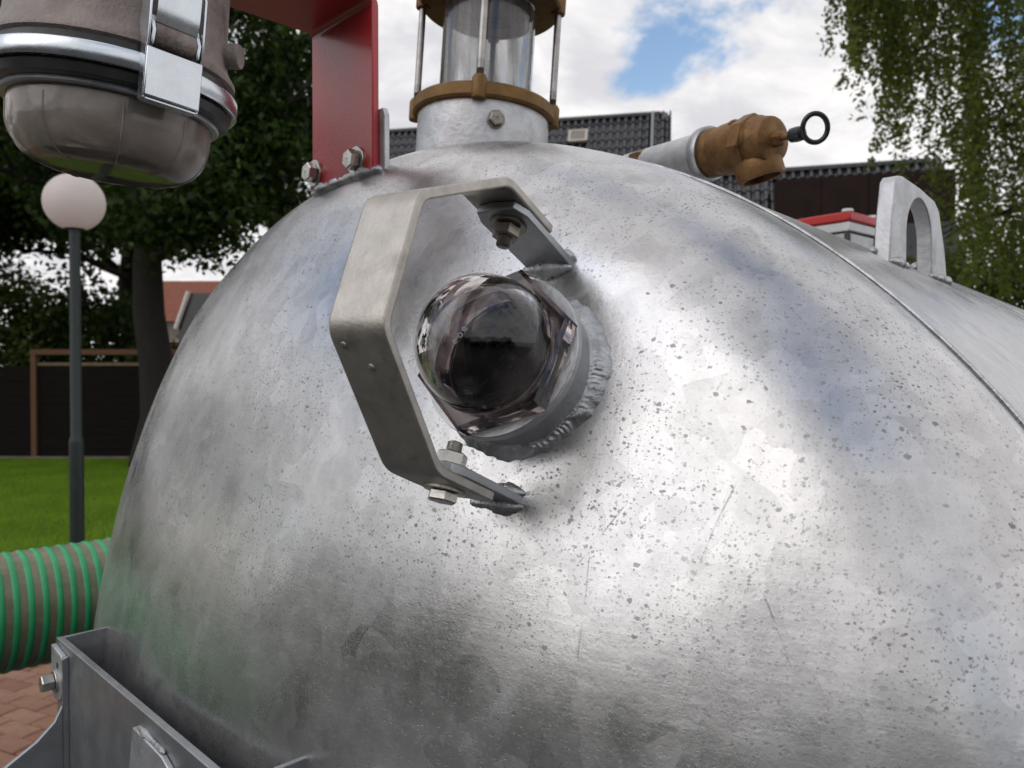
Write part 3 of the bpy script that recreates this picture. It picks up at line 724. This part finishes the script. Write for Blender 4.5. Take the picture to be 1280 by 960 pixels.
# ------------------------------------------------------------------ galvanised tray bolted below the dome
K0 = V((-.5165, .891, CAMZ-.302))
ah = V((A.x, A.y, 0)).normalized(); wh = V((Wv.x, Wv.y, 0)).normalized()
tf = Fr(K0, wh, ah, V((0, 0, 1)))                       # x along the front wall, y towards the tank, z up
tr = empty('plate_bracket', tf.p(.5, .05, -.75), 'grey galvanised plate box with a bolted corner, below the domed end at bottom left', 'bracket')
MB().box(tf, .0, 1.05, -.0035, .0035, -.75, .0).build('front_plate', M['galv'], tr, bevel=.001)
MB().prism(Fr(tf.o, tf.y, tf.z, tf.x), [(.0038, -.6), (.0038, -.0005), (.0500, .0005), (.0750, -.10), (.110, -.30), (.13, -.6)], .0003, .0042).build('side_plate', M['galv'], tr, bevel=.0006)
MB().prism(Fr(tf.o, tf.y, tf.z, tf.x), [(.0038, -.3), (.0038, .0165), (.046, .0170), (.046, -.3)], .476, .4805).build('rib', M['galv'], tr, bevel=.0006)
MB().prism(Fr(tf.p(0, -.0038, 0), tf.x, tf.z, -tf.y), [(.002, -.006), (.040, -.010), (.0425, -.016), (.0425, -.048), (.038, -.058), (.028, -.064), (.002, -.064)], .0, .0055).build('tab', M['galv_light'], tr, bevel=.0008)
cur = [(-.010, -.062), (-.018, -.078), (-.035, -.094), (-.065, -.112), (-.105, -.125), (-.16, -.132), (-.22, -.135), (-.22, -.45), (-.0095, -.45)]
MB().prism(Fr(tf.p(.0430, 0, 0), tf.y, tf.z, tf.x), cur, 0, .005).build('gusset', M['galv'], tr, bevel=.0008)
MB().prism(Fr(tf.p(.0430, 0, 0), tf.y, tf.z, tf.x), [(-.0040, -.010), (-.0095, -.012), (-.0095, -.45), (-.0040, -.45)], 0, .005).build('edge_flange', M['galv'], tr)
hexbolt(tr, Fr(tf.p(.0195, -.0093, -.043), tf.x, tf.z, -tf.y), .017, .0125, .0120, .0026, 'zinc')
MB().lathe(Fr(tf.p(.026, -.0094, -.024), tf.x, tf.z, -tf.y), [(.0003, .0001), (.0035, .0001), (.0035, -.002)], 16).build('dark_hole_disc', M['inside'], tr)  # dark disc on the tab, a hole's shade put in as colour
MB().prism(Fr(tf.p(0, -.0038, 0), tf.x, tf.z, -tf.y), [(.262, -.016), (.330, -.019), (.345, -.024), (.345, -.20), (.243, -.20), (.250, -.06)], 0, .005).build('welded_pad', M['galv_light'], tr, bevel=.001)
b = weld([tf.p(.268, -.0055, -.0145), tf.p(.33, -.0055, -.0175)], .003, False, .006, .2, .2, 8); b.build('weld_bead', M['weld'], tr)

# ------------------------------------------------------------------ red-railed box standing on the tank behind the dome
kc = at(1062, 268, 2.2); e1 = V((-.64, .77, 0)).normalized(); e2 = V((.77, .64, 0)).normalized()
bf = Fr(kc, e1, e2, V((0, 0, 1)))
hb_ = empty('hatch_box', kc+e1*.25+e2*.2+V((0, 0, -.3)), 'grey box with red and white top rails behind the lifting eye', 'box')
MB().box(bf, .006, .55, .006, .17, -.34, -.047).build('box_body', M['galv'], hb_, bevel=.004)
MB().box(bf, .0, .556, .0, .176, -.045, -.019).build('white_rail', M['white'], hb_, bevel=.003)
MB().box(bf, -.004, .56, -.004, .18, -.017, .010).build('red_rail', M['red2'], hb_, bevel=.005)
for sx, sy in ((0, 0), (1, 0), (0, 1)):
    p = bf.p(.012+sx*.52, .012+sy*.15, 0)
    MB().lathe(Fr(p, bf.x, bf.y, bf.z), [(.0003, .019), (.014, .018), (.016, .014), (.016, .0105)], 20).build('post_cap', M['white'], hb_)
    MB().lathe(Fr(p, bf.x, bf.y, bf.z), [(.009, -.0165), (.009, -.08)], 14).build('post', M['gasket'], hb_)

# ------------------------------------------------------------------ globe lamp
m, t, out = new_mat('opal_globe')
gb = t.n('ShaderNodeBsdfPrincipled', i_Roughness=.3); gb.inputs['Base Color'].default_value = (.90, .84, .81, 1)
gt = t.n('ShaderNodeBsdfTranslucent'); gt.inputs[0].default_value = (.92, .85, .82, 1)
t.set(out.inputs[0], t.n('ShaderNodeMixShader', i_0=.5, i_1=gb.outputs[0], i_2=gt.outputs[0]).outputs[0]); M['globe'] = m
M['post'] = std('dark_green_post', (.012, .022, .020), .42, 0, (.018, .03, .027), 30, .1)
gl = at(93, 253, 5.0); lp = empty('street_lamp', (gl.x, gl.y, 0), 'globe lamp with white ball on a dark green post on the lawn side', 'lamp')
lf_ = Fr((gl.x, gl.y, 0), (1, 0, 0), (0, 1, 0), (0, 0, 1)); gr = .180
MB().lathe(lf_, [(.055, 0), (.055, .02), (.044, .03), (.0425, 1.15), (.040, 1.17), (.033, 1.19), (.0315, gl.z-gr*.93)], 32).build('post', M['post'], lp)
MB().lathe(lf_, [(.05, gl.z-gr*.955), (.062, gl.z-gr*.95), (.064, gl.z-gr*.90), (.058, gl.z-gr*.88)], 32).build('globe_holder', M['rubber'], lp)
MB().lathe(lf_, [(max(.0005, gr*math.sin(q)), gl.z-gr*math.cos(q)) for q in np.linspace(.31, PI, 40)], 64).build('globe', M['globe'], lp)

# ------------------------------------------------------------------ fence
M['fence_dark'] = std('stained_plank', (.009, .007, .0065), .8, 0, (.014, .010, .009), 8, .4, 60, .05, stretch=(.6, 1, 9), spec=.15)
M['fence_brown'] = std('brown_timber', (.17, .075, .033), .7, 0, (.15, .07, .035), 8, .4, 60, .05)
M['fence_tan'] = std('tan_timber', (.24, .17, .10), .7, 0, (.18, .12, .07), 8, .4, 60, .05)
M['stone'] = std('kerb_stone', (.22, .19, .17), .85, 0, (.17, .15, .13), 6, .4, 80)
FY = 14.6; fnc = empty('timber_fence', (-7, FY, 0), 'dark plank fence with brown timber frame at the end of the lawn', 'fence')
px = [(44+168*k-640)/980*FY for k in range(-3, 5)]
for i, x in enumerate(px):
    MB().box(WORLD, x-.05, x+.05, FY-.07, FY+.03, -.02, 1.915 if 3 <= i else 1.80).build('post', M['fence_brown'] if i >= 3 else M['fence_dark'], fnc, bevel=.006)
for i in range(len(px)-1):
    x0, x1 = px[i]+.052, px[i+1]-.052
    if i >= 3:
        MB().box(WORLD, px[i]-.052, px[i+1]-.054, FY-.075, FY+.035, 1.917, 2.02).build('top_rail', M['fence_brown'], fnc, bevel=.006)
        MB().box(WORLD, x0, x1, FY-.03, FY+.03, 1.715, 1.775).build('middle_rail', M['fence_tan'], fnc, bevel=.004)
    for k in range(12):
        z0 = .02+k*.141; MB().box(WORLD, x0, x1, FY-.012+random.uniform(-.004, .004), FY+.012, z0, z0+.1385).build('plank', M['fence_dark'], fnc, bevel=.004)
kb = empty('kerb', (-7, FY-.2, 0), kind='structure')
for k in range(22):
    x0 = -20+k*1.0; MB().box(WORLD, x0, x0+.985, FY-.30, FY-.20+random.uniform(-.004, .004), -.05, .05+random.uniform(-.004, .004)).build('kerb_stone', M['stone'], kb, bevel=.006)

# ------------------------------------------------------------------ houses
M['tile'] = std('glazed_dark_tile', (.016, .016, .018), .22, 0, (.024, .024, .026), 3, .2, 40, .05, spec=.9)
M['ridge'] = std('ridge_tile', (.03, .03, .033), .45, 0, (.045, .045, .048), 3)
M['verge'] = std('verge_metal', (.35, .36, .37), .4, .4)
M['clad'] = std('brown_cladding', (.032, .020, .018), .8, 0, (.025, .016, .015), 2, .2, 20, spec=.1)
M['wall'] = std('brick_wall', (.28, .17, .13), .85, 0, (.22, .13, .10), 6, .3, 40)
M['redbrick'] = std('red_wall', (.24, .075, .04), .85, 0, (.19, .06, .035), 4, .3, 30)
M['frame'] = std('window_frame', (.55, .50, .43), .5, 0, (.5, .45, .39), 4)
M['pane'] = std('window_pane', (.26, .22, .19), .12, 0, (.2, .17, .15), 3)
M['wframe'] = std('white_frame', (.72, .70, .66), .5, 0, (.66, .64, .6), 4)
def tile_mesh():
    """Dutch pantile: S-section, thick lower edge; x across, y up the slope, z out"""
    b = MB(); n = 8; w, l = .232, .46; sec = []
    for i in range(n+1):
        q = i/n; sec.append((w*(q-.5), .040*math.sin(2*PI*(q-.10))+.028))
    vs = [(x, 0, z+.022) for x, z in sec]+[(x, l, z-.010) for x, z in sec]+[(x, 0, z-.004) for x, z in sec]
    m_ = n+1; fs = [(i, i+1, m_+i+1, m_+i) for i in range(n)]+[(2*m_+i, 2*m_+i+1, i+1, i) for i in range(n)]
    b.add(vs, fs); return b
TW, TL = .222, .385
def roof(parent, Aa, Bb, pitch, rows, first_cols, stuff_rows):
    """tiles in rows down from the ridge Aa>Bb (towards the camera); the first rows are tiles of their own"""
    rx = (Bb-Aa); Lr = rx.length; rx = rx/Lr; dn = V((rx.y, -rx.x, 0))
    if dn.y > 0: dn = -dn
    up = -dn*math.cos(pitch)+V((0, 0, 1))*math.sin(pitch); nn = rx.cross(up)
    if nn.z < 0: nn = -nn
    MAT = Matrix((rx, up, nn)).transposed(); eul = MAT.to_euler()
    tm = tile_mesh(); proto = None; st_ = MB(); cols = int(Lr/TW)
    under = MB(); q0 = Aa-up*(rows+stuff_rows)*TL; under.add([Aa-nn*.05, Bb-nn*.05, Bb-nn*.05-up*(rows+stuff_rows)*TL, q0-nn*.05], [(0, 1, 2, 3)])
    under.build('roof_deck', M['ridge'], parent, smooth=False)
    cnt = 0
    for r in range(rows+stuff_rows):
        for c_ in range(cols):
            if SKIP(parent, r, c_, cols): continue
            p = Aa+rx*(TW*(c_+.5))-up*(TL*(r+1))+nn*random.uniform(-.004, .004)
            if r < rows and cnt < 296 and first_cols[0] <= c_ < first_cols[1]:
                if proto is None: proto = tm.build('roof_tile', M['tile'], None, ang=60); o = proto; o.parent = parent
                else: o = inst(proto, 'roof_tile', (0, 0, 0), parent)
                o.location = p-parent.location; o.rotation_euler = eul; cnt += 1
            else: st_.add([p+rx*v[0]+up*v[1]+nn*v[2] for v in tm.v], tm.f)
    if st_.v: tag(st_.build('further_tiles', M['tile'], parent, ang=60), kind='stuff')
    rt = None
    for k in range(int(Lr/.34)):
        p = Aa+rx*(.34*k); fr_ = Fr(p, dn, V((0, 0, 1)), rx)
        pts = [(.12*math.cos(q), .10*math.sin(q)-.02) for q in np.linspace(-.2, PI+.2, 9)]
        b = MB(); b.strip(fr_, pts, 0, .36, .02); b.build('ridge_tile', M['ridge'], parent)
    return rx, dn, up, nn
SKIP = lambda parent, r, c_, cols: 'dormer' in parent and r >= 1 and c_ >= parent['dormer']
# house with the long dark roof behind the level gauge
zr = 9.49
A1 = V((-170/980*26, 26, zr)); B1 = V((196/980*24.05, 24.05, zr)); d1 = (B1-A1).normalized(); A1 = A1-d1*.3
h1 = empty('tiled_house', ((A1.x+B1.x)/2, 29, 0), 'house with long dark glazed tile roof behind the brown flanged gauge', 'house')
rx, dn, up, nn = roof(h1, A1, B1, math.radians(54), 6, (0, 46), 6)
eave = dn*(12*TL*math.cos(math.radians(54))); zl = zr-12*TL*math.sin(math.radians(54))
bk = -dn*4.6
MB().add([A1+bk*0+V((0, 0, -.06)), B1+V((0, 0, -.06)), B1+bk+V((0, 0, zl-zr)), A1+bk+V((0, 0, zl-zr))], [(0, 1, 2, 3)]).build('rear_roof', M['ridge'], h1, smooth=False)
base_ = [A1+eave*.93, B1+eave*.93-rx*.1, B1-eave*.93-rx*.1, A1-eave*.93]
b = MB(); n_ = 4; b.add([V((p.x, p.y, 0)) for p in base_]+[V((p.x, p.y, zl)) for p in base_]+[A1+V((0, 0, -.1)), B1-rx*.1+V((0, 0, -.1))], [(0, 1, 5, 4), (1, 2, 6, 5), (2, 3, 7, 6), (3, 0, 4, 7), (5, 6, 9), (7, 4, 8)])
b.build('wall', M['wall'], h1, smooth=False)
fv = Fr(B1, -up, rx, nn)
MB().box(fv, 0, 4.6, .0, .05, -.06, .10).build('verge_board', M['clad'], h1)
MB().tube([B1-rx*.50+nn*.10, B1-rx*.50-up*4.4+nn*.10], .045, 10).build('vent_pipe', M['verge'], h1)
sk = Fr(A1+rx*((at(726, 172, 24.7)-A1).dot(rx))-up*.80+nn*.06, rx, up, nn)
o = MB().box(sk, -.30, .30, -.42, .12, 0, .09).build('roof_window', M['frame'], h1, bevel=.01)
MB().box(sk, -.22, .22, -.34, .06, .085, .095).build('pane', M['pane'], o)
# lower house to the right with brown dormer
zr2 = 6.82
A2 = V(((876-640)/980*21.0, 21.0, zr2)); B2 = V(((1175-640)/980*19.45, 19.45, zr2))
h2 = empty('dormer_house', ((A2.x+B2.x)/2, 23, 0), 'low house with dark tiles and wide brown dormer, right of the brass valve', 'house')
cdm = int(((at(973, 216, 20.5)-A2).dot((B2-A2).normalized()))/TW)
h2['dormer'] = cdm
rx, dn, up, nn = roof(h2, A2, B2, math.radians(52), 8, (0, 46), 4)
del h2['dormer']
d0 = A2+rx*(cdm*TW+.04)-up*(TL*1.02); df_ = Fr(d0, rx, dn, V((0, 0, 1))); Ld = (B2-d0).dot(rx)
MB().box(df_, 0, Ld, -.4, 1.02, -2.2, -.20).build('dormer_wall', M['clad'], h2, smooth=False)
for k in range(int(Ld/1.05)+1):
    MB().box(df_, k*1.05+.012, min(Ld, (k+1)*1.05-.012), 1.022, 1.045, -2.2, -.22).build('cladding_panel', M['clad'], h2, bevel=.004)
e2_ = dn*(12*TL*math.cos(math.radians(52))); zl2 = zr2-12*TL*math.sin(math.radians(52))
base_ = [A2+e2_*.93, B2+e2_*.93, B2-e2_*.93, A2-e2_*.93]
b = MB(); b.add([V((p.x, p.y, 0)) for p in base_]+[V((p.x, p.y, zl2)) for p in base_]+[A2+V((0, 0, -.1)), B2+V((0, 0, -.1))], [(0, 1, 5, 4), (1, 2, 6, 5), (2, 3, 7, 6), (3, 0, 4, 7), (5, 6, 9), (7, 4, 8)])
b.build('wall', M['wall'], h2, smooth=False)
MB().add([A2+V((0, 0, -.06)), B2+V((0, 0, -.06)), B2-e2_+V((0, 0, zl2-zr2)), A2-e2_+V((0, 0, zl2-zr2))], [(0, 1, 2, 3)]).build('rear_roof', M['ridge'], h2, smooth=False)
# red house far left, seen past the tree trunk
Dh = 38.; p0 = at(196, 343, Dh); p1 = at(330, 372, Dh); zt = p0.z
h3 = empty('red_house', ((p0.x+p1.x)/2, Dh+3, 0), 'distant red house seen between the tree trunk and the dome', 'house')
MB().box(WORLD, p0.x-2, p1.x+3, Dh+.5, Dh+7, 0, at(0, 400, Dh).z).build('wall', M['redbrick'], h3, smooth=False)
MB().prism(Fr((p0.x-2.2, Dh, 0), (0, 1, 0), (0, 0, 1), (1, 0, 0)), [(-.1, at(0, 402, Dh).z), (3.6, zt+.1), (7.4, at(0, 402, Dh).z)], 0, 8.5).build('roof', M['redbrick'], h3, smooth=False)
g0 = at(222, 408, Dh-3); g1 = at(238, 366, Dh-3)
MB().prism(Fr((0, Dh-3, 0), (1, 0, 0), (0, 0, 1), (0, 1, 0)), [(g0.x, g0.z-3), (g0.x, g0.z), (g1.x, g1.z), (g1.x+7, g1.z), (g1.x+7, g0.z-3)], .1, 3).build('front_roof', M['tile'], h3, smooth=False)
MB().tube([V((g0.x-.06, Dh-3.05, g0.z-.1)), V((g1.x-.06, Dh-3.05, g1.z+.05))], .10, 6).build('verge_board', M['wframe'], h3)
wf = at(209, 401, Dh-.1)
o = MB().box(Fr((wf.x, Dh+.45, wf.z-.6), (1, 0, 0), (0, 1, 0), (0, 0, 1)), -.5, .5, -.06, .02, -.4, .75).build('window', M['wframe'], h3)
MB().box(Fr((wf.x, Dh+.45, wf.z-.6), (1, 0, 0), (0, 1, 0), (0, 0, 1)), -.4, .4, -.08, -.061, -.3, .65).build('pane', M['pane'], o)

# ------------------------------------------------------------------ trees
M['bark'] = std('dark_bark', (.022, .017, .013), .9, 0, (.015, .012, .01), 6, .8, 30, .03, stretch=(3, 3, .6))
M['birch_bark'] = std('birch_bark', (.40, .38, .35), .75, 0, (.14, .12, .11), 5, .4, 30, .03, stretch=(1, 1, 4))
M['leaf_dark'] = leafmat('dark_leaf', (.018, .036, .007), (.060, .105, .018), .32)
M['leaf_mid'] = leafmat('hedge_leaf', (.06, .09, .020), (.11, .15, .032), .3)
M['leaf_birch'] = leafmat('birch_leaf', (.075, .115, .024), (.19, .22, .05), .45)
def leaves(cent, size, jit=.35, nrm=None):
    """pointed leaves of two faces folded on the midrib as 4-gons: (n,3) centres to an (8n,3) array"""
    n = len(cent); s_ = size*rng.uniform(1-jit, 1+jit, n)[:, None]
    d = rng.normal(size=(n, 3)); d /= np.linalg.norm(d, axis=1)[:, None]
    if nrm is not None: d = d*.8+nrm; d /= np.linalg.norm(d, axis=1)[:, None]
    e = rng.normal(size=(n, 3)); e = np.cross(d, e); e /= np.linalg.norm(e, axis=1)[:, None]; f_ = np.cross(d, e)
    a0 = cent-d*s_*.5; a1 = cent+d*s_*.55; m1 = cent-d*s_*.08+e*s_*.32+f_*s_*.10; m2 = cent-d*s_*.08-e*s_*.32+f_*s_*.10
    return np.stack([a0, m1, a1, m2], 1).reshape(-1, 3)
def limb(b, p, d, L, r, depth, tips, spread=.6, drop=0.):
    n = 6; pts = [p]; q = V(p); dd = V(d)
    for i in range(n):
        dd = (dd+V((random.uniform(-1, 1), random.uniform(-1, 1), random.uniform(-.5, .6)))*.13+V((0, 0, -drop))).normalized(); q = q+dd*(L/n); pts.append(V(q))
    b.tube(pts, [r*(1-.55*i/n) for i in range(n+1)], 8 if depth > 1 else 5, caps=False)
    if depth == 0:
        tips += pts[2:]; return
    for k in range(3 if depth > 1 else 4):
        i = random.choice([3, 4, 5, 6]); v_ = V((random.uniform(-1, 1), random.uniform(-1, 1), random.uniform(-.5, .9))).normalized()
        limb(b, pts[i], (dd*.7+v_*spread*1.2).normalized(), L*random.uniform(.55, .75), r*.45, depth-1, tips, spread, drop)
    tips += pts[4:]
def broad_tree(loc, hgt, rad, trunk, nleaf, size, label, seed, mat='leaf_dark', z_low=2.6, group='broadleaf trees beyond the lawn', name='shade_tree', keep=None):
    random.seed(seed); tr_ = empty(name, loc, label, 'tree', group)
    b = MB(); tips = []
    x, y = loc[0], loc[1]; pts = [V((x+.10*math.sin(i*1.3), y, hgt*.75*i/10)) for i in range(11)]
    b.tube(pts, [trunk*(1.35 if i == 0 else 1.05-.075*i) for i in range(11)], 14, caps=False)
    for k in range(15):
        i = random.choice([4, 4, 5, 5, 6, 6, 7, 8, 9, 10]); a_ = random.uniform(0, 2*PI)
        limb(b, pts[i], V((math.cos(a_), math.sin(a_), random.uniform(.0, .7))).normalized(), rad*random.uniform(.45, .75), trunk*.32, 2, tips)
    b.build('trunk', M['bark'], tr_, ang=70)
    tp = np.array([tuple(p) for p in tips]); tp = tp[tp[:, 2] > z_low]
    idx = rng.integers(0, len(tp), nleaf); c_ = tp[idx]+rng.normal(0, .28, (nleaf, 3))*np.array([1, 1, .75])
    c_ = c_[c_[:, 2] > z_low-.4]
    if keep is not None: c_ = c_[keep(c_)]
    np_mesh('crown', leaves(c_, size), 4, M[mat], tr_); return tr_
def px_of(c_):
    cp, sp = math.cos(PITCH), math.sin(PITCH); y = c_[:, 1]; z = c_[:, 2]-CAMZ; d = y*cp-z*sp; u_ = y*sp+z*cp
    return 640+980*c_[:, 0]/d, 480-980*u_/d
tx = (185-640)/980*13.
broad_tree((tx, 13.2, 0), 11.5, 3.3, .30, 62000, .125, 'big dark tree with thick trunk behind the globe lamp', 3, z_low=3.5, keep=lambda c: np.hypot(c[:, 0]-tx, c[:, 1]-13.2) < 3.0+.35*np.sin(c[:, 2]*3.1)+rng.normal(0, .15, len(c)))
broad_tree((-12.6, 17.5, 0), 12., 5.2, .34, 50000, .16, 'broad dark tree at the left edge behind the fence', 11, z_low=2.8)
broad_tree((-9.9, 20.5, 0), 13.5, 4.4, .34, 46000, .17, 'tall dark tree standing farther back between the lamp and the house', 23, z_low=3.4, keep=lambda c: np.hypot(c[:, 0]+9.9, c[:, 1]-20.5) < 5.0+rng.normal(0, .3, len(c)))
def bush(loc, rx_, ry_, rz_, n, size, label, mat, name='garden_shrub', group='shrubs and hedges', z0=0.):
    bs_ = empty(name, loc, label, 'shrub', group); b = MB()
    for k in range(9):
        a_ = random.uniform(0, 2*PI); p = V(loc)+V((rx_*.2*math.cos(a_), ry_*.2*math.sin(a_), 0)); q = V(loc)+V((rx_*.7*math.cos(a_), ry_*.7*math.sin(a_), rz_*1.2))
        b.tube([p, p.lerp(q, .5)+V((0, 0, .1)), q], [.03, .02, .008], 6)
    b.build('stem', M['bark'], bs_)
    d = rng.normal(size=(n, 3)); d /= np.linalg.norm(d, axis=1)[:, None]; r = rng.uniform(.45, 1.02, n)**.6
    a1, a2 = np.arctan2(d[:, 1], d[:, 0]), d[:, 2]
    lump = 1+.16*np.sin(a1*5+a2*4)+.12*np.sin(a1*9-a2*7+2)+.08*np.sin(a2*13)
    c_ = d*(r*lump)[:, None]*np.array([rx_, ry_, rz_])+np.array([loc[0], loc[1], loc[2]+rz_])
    c_ = c_[c_[:, 2] > z0]
    np_mesh('foliage', leaves(c_, size, .35, d[:len(c_)]*.3), 4, M[mat], bs_); return bs_
bush((-11.6, 16.2, 0), 2.7, 1.0, 2.0, 22000, .12, 'olive green shrub rising over the fence at the left edge', 'leaf_mid')
bush((-9.0, 16.6, 0), 1.5, .9, 1.7, 15000, .12, 'dark shrub behind the brown fence frame', 'leaf_dark')
bush((-6.6, 18.5, 0), 1.5, 1.2, 1.3, 9000, .12, 'small dark shrub below the distant red house', 'leaf_dark')

# weeping birch on the right
def birch():
    random.seed(5); loc = (7.6, 9.6, 0)
    bt = empty('weeping_birch', loc, 'weeping birch with hanging leafy strands at the right edge', 'tree')
    b = MB(); pts = [V((7.6+.12*math.sin(i), 9.6+.1*math.cos(i*1.7), 1.1*i)) for i in range(11)]
    b.tube(pts, [.17-.012*i for i in range(11)], 12, caps=False); b.build('trunk', M['birch_bark'], bt, ang=70)
    tw = MB(); cs = []
    def strand(p, L, dens=46, sway=.05):
        q = V(p); path = [V(q)]; d = V((random.uniform(-.3, .3), random.uniform(-.3, .3), -.6)).normalized(); n = max(4, int(L/.12))
        sw = V((random.uniform(-sway, sway), random.uniform(-sway, sway), 0))
        for i in range(n):
            d = (d*.75+V((0, 0, -1))*.25+sw+V((random.uniform(-.10, .10), random.uniform(-.10, .10), 0))).normalized(); q = q+d*(L/n); path.append(V(q))
        tw.tube(path, [.004*(1-.8*i/n) for i in range(n+1)], 3, caps=False)
        for i in range(int(L*dens)):
            t_ = random.random(); k = min(n-1, int(t_*n)); p_ = path[k].lerp(path[k+1], t_*n-k)
            cs.append(tuple(p_+V((random.gauss(0, .046), random.gauss(0, .046), random.gauss(0, .02)))))
    # strands along the left side of the crown: (pixel column, lowest row), the rest fill the crown
    for u, v in ((1049, 60), (1053, 108), (1058, 95), (1062, 112), (1068, 70), (1078, 55), (1083, 118), (1088, 98), (1093, 120), (1099, 110), (1106, 132), (1112, 150)):
        for _ in range(3):
            D = random.uniform(8.2, 9.2); lowp = at(u+random.uniform(-5, 5), v-random.uniform(0, 40), D); L = random.uniform(1.1, 2.2); strand(lowp+V((0, 0, L)), L, 95, .01)
    for i in range(470):
        D = random.uniform(8.3, 11.5); u = random.uniform(1100, 1420)
        vmax = 190+(u-1100)*2.2 if u < 1190 else 395
        v = random.uniform(-180, min(395, vmax)); low = at(u, v, D); L = random.uniform(1.0, 2.4); strand(low+V((0, 0, L)), L, 80, .012)
    for k in range(26):
        i = random.choice([3, 4, 5, 6, 7, 8, 9]); a_ = random.uniform(PI*.6, PI*1.5); q = pts[i]; pth = [V(q)]; d = V((math.cos(a_), math.sin(a_)*.6, .7)).normalized()
        for j in range(7): d = (d+V((0, 0, -.17))).normalized(); q = q+d*.36; pth.append(V(q))
        tw.tube(pth, [.035*(1-.12*j) for j in range(8)], 6, caps=False)
    tw.build('branches', M['bark'], bt)
    np_mesh('crown', leaves(np.array(cs), .062), 4, M['leaf_birch'], bt)
birch()
bush((8.2, 12.9, 0), 2.3, 1.2, 1.95, 24000, .085, 'green shrub below the birch strands at the right edge', 'leaf_mid')
bush((11.0, 14.5, 0), 2.6, 1.4, 2.6, 20000, .10, 'taller shrub behind the birch at the right edge', 'leaf_mid')

# ------------------------------------------------------------------ unseen trees and shrubs added outside the frame to darken the dome's reflection
def copy_tree(src, loc, sc, rz, label, group):
    c = src.copy(); COL.objects.link(c); c.location = loc; c.scale = (sc, sc, sc); c.rotation_euler = (0, 0, rz); tag(c, label, 'tree', group)
    for ch in list(src.children):
        d = ch.copy(); COL.objects.link(d); d.parent = c
    return c
src = [o for o in bpy.data.objects if o.name.startswith('shade_tree')]
for k, (x, y, sc) in enumerate(((-15.5, 11, .52), (-15.5, 5.5, .5), (-17, 0, .42))):
    copy_tree(src[(k+1) % 3], (x, y, 0), sc, k*1.7, 'unseen tree added left of the lawn to darken the reflection in the dome', 'unseen trees added left of the lawn')
for k, az_ in enumerate((-97, -121, -145, -169, 167, 143)):
    bush((13.5*math.sin(math.radians(az_)), 13.5*math.cos(math.radians(az_)), 0), 3.1, 3.1, 1.75, 4500, .32, 'unseen tall shrub added behind the camera to darken the reflection in the dome', 'leaf_dark', 'reflection_shrub', 'unseen shrubs added behind the camera')
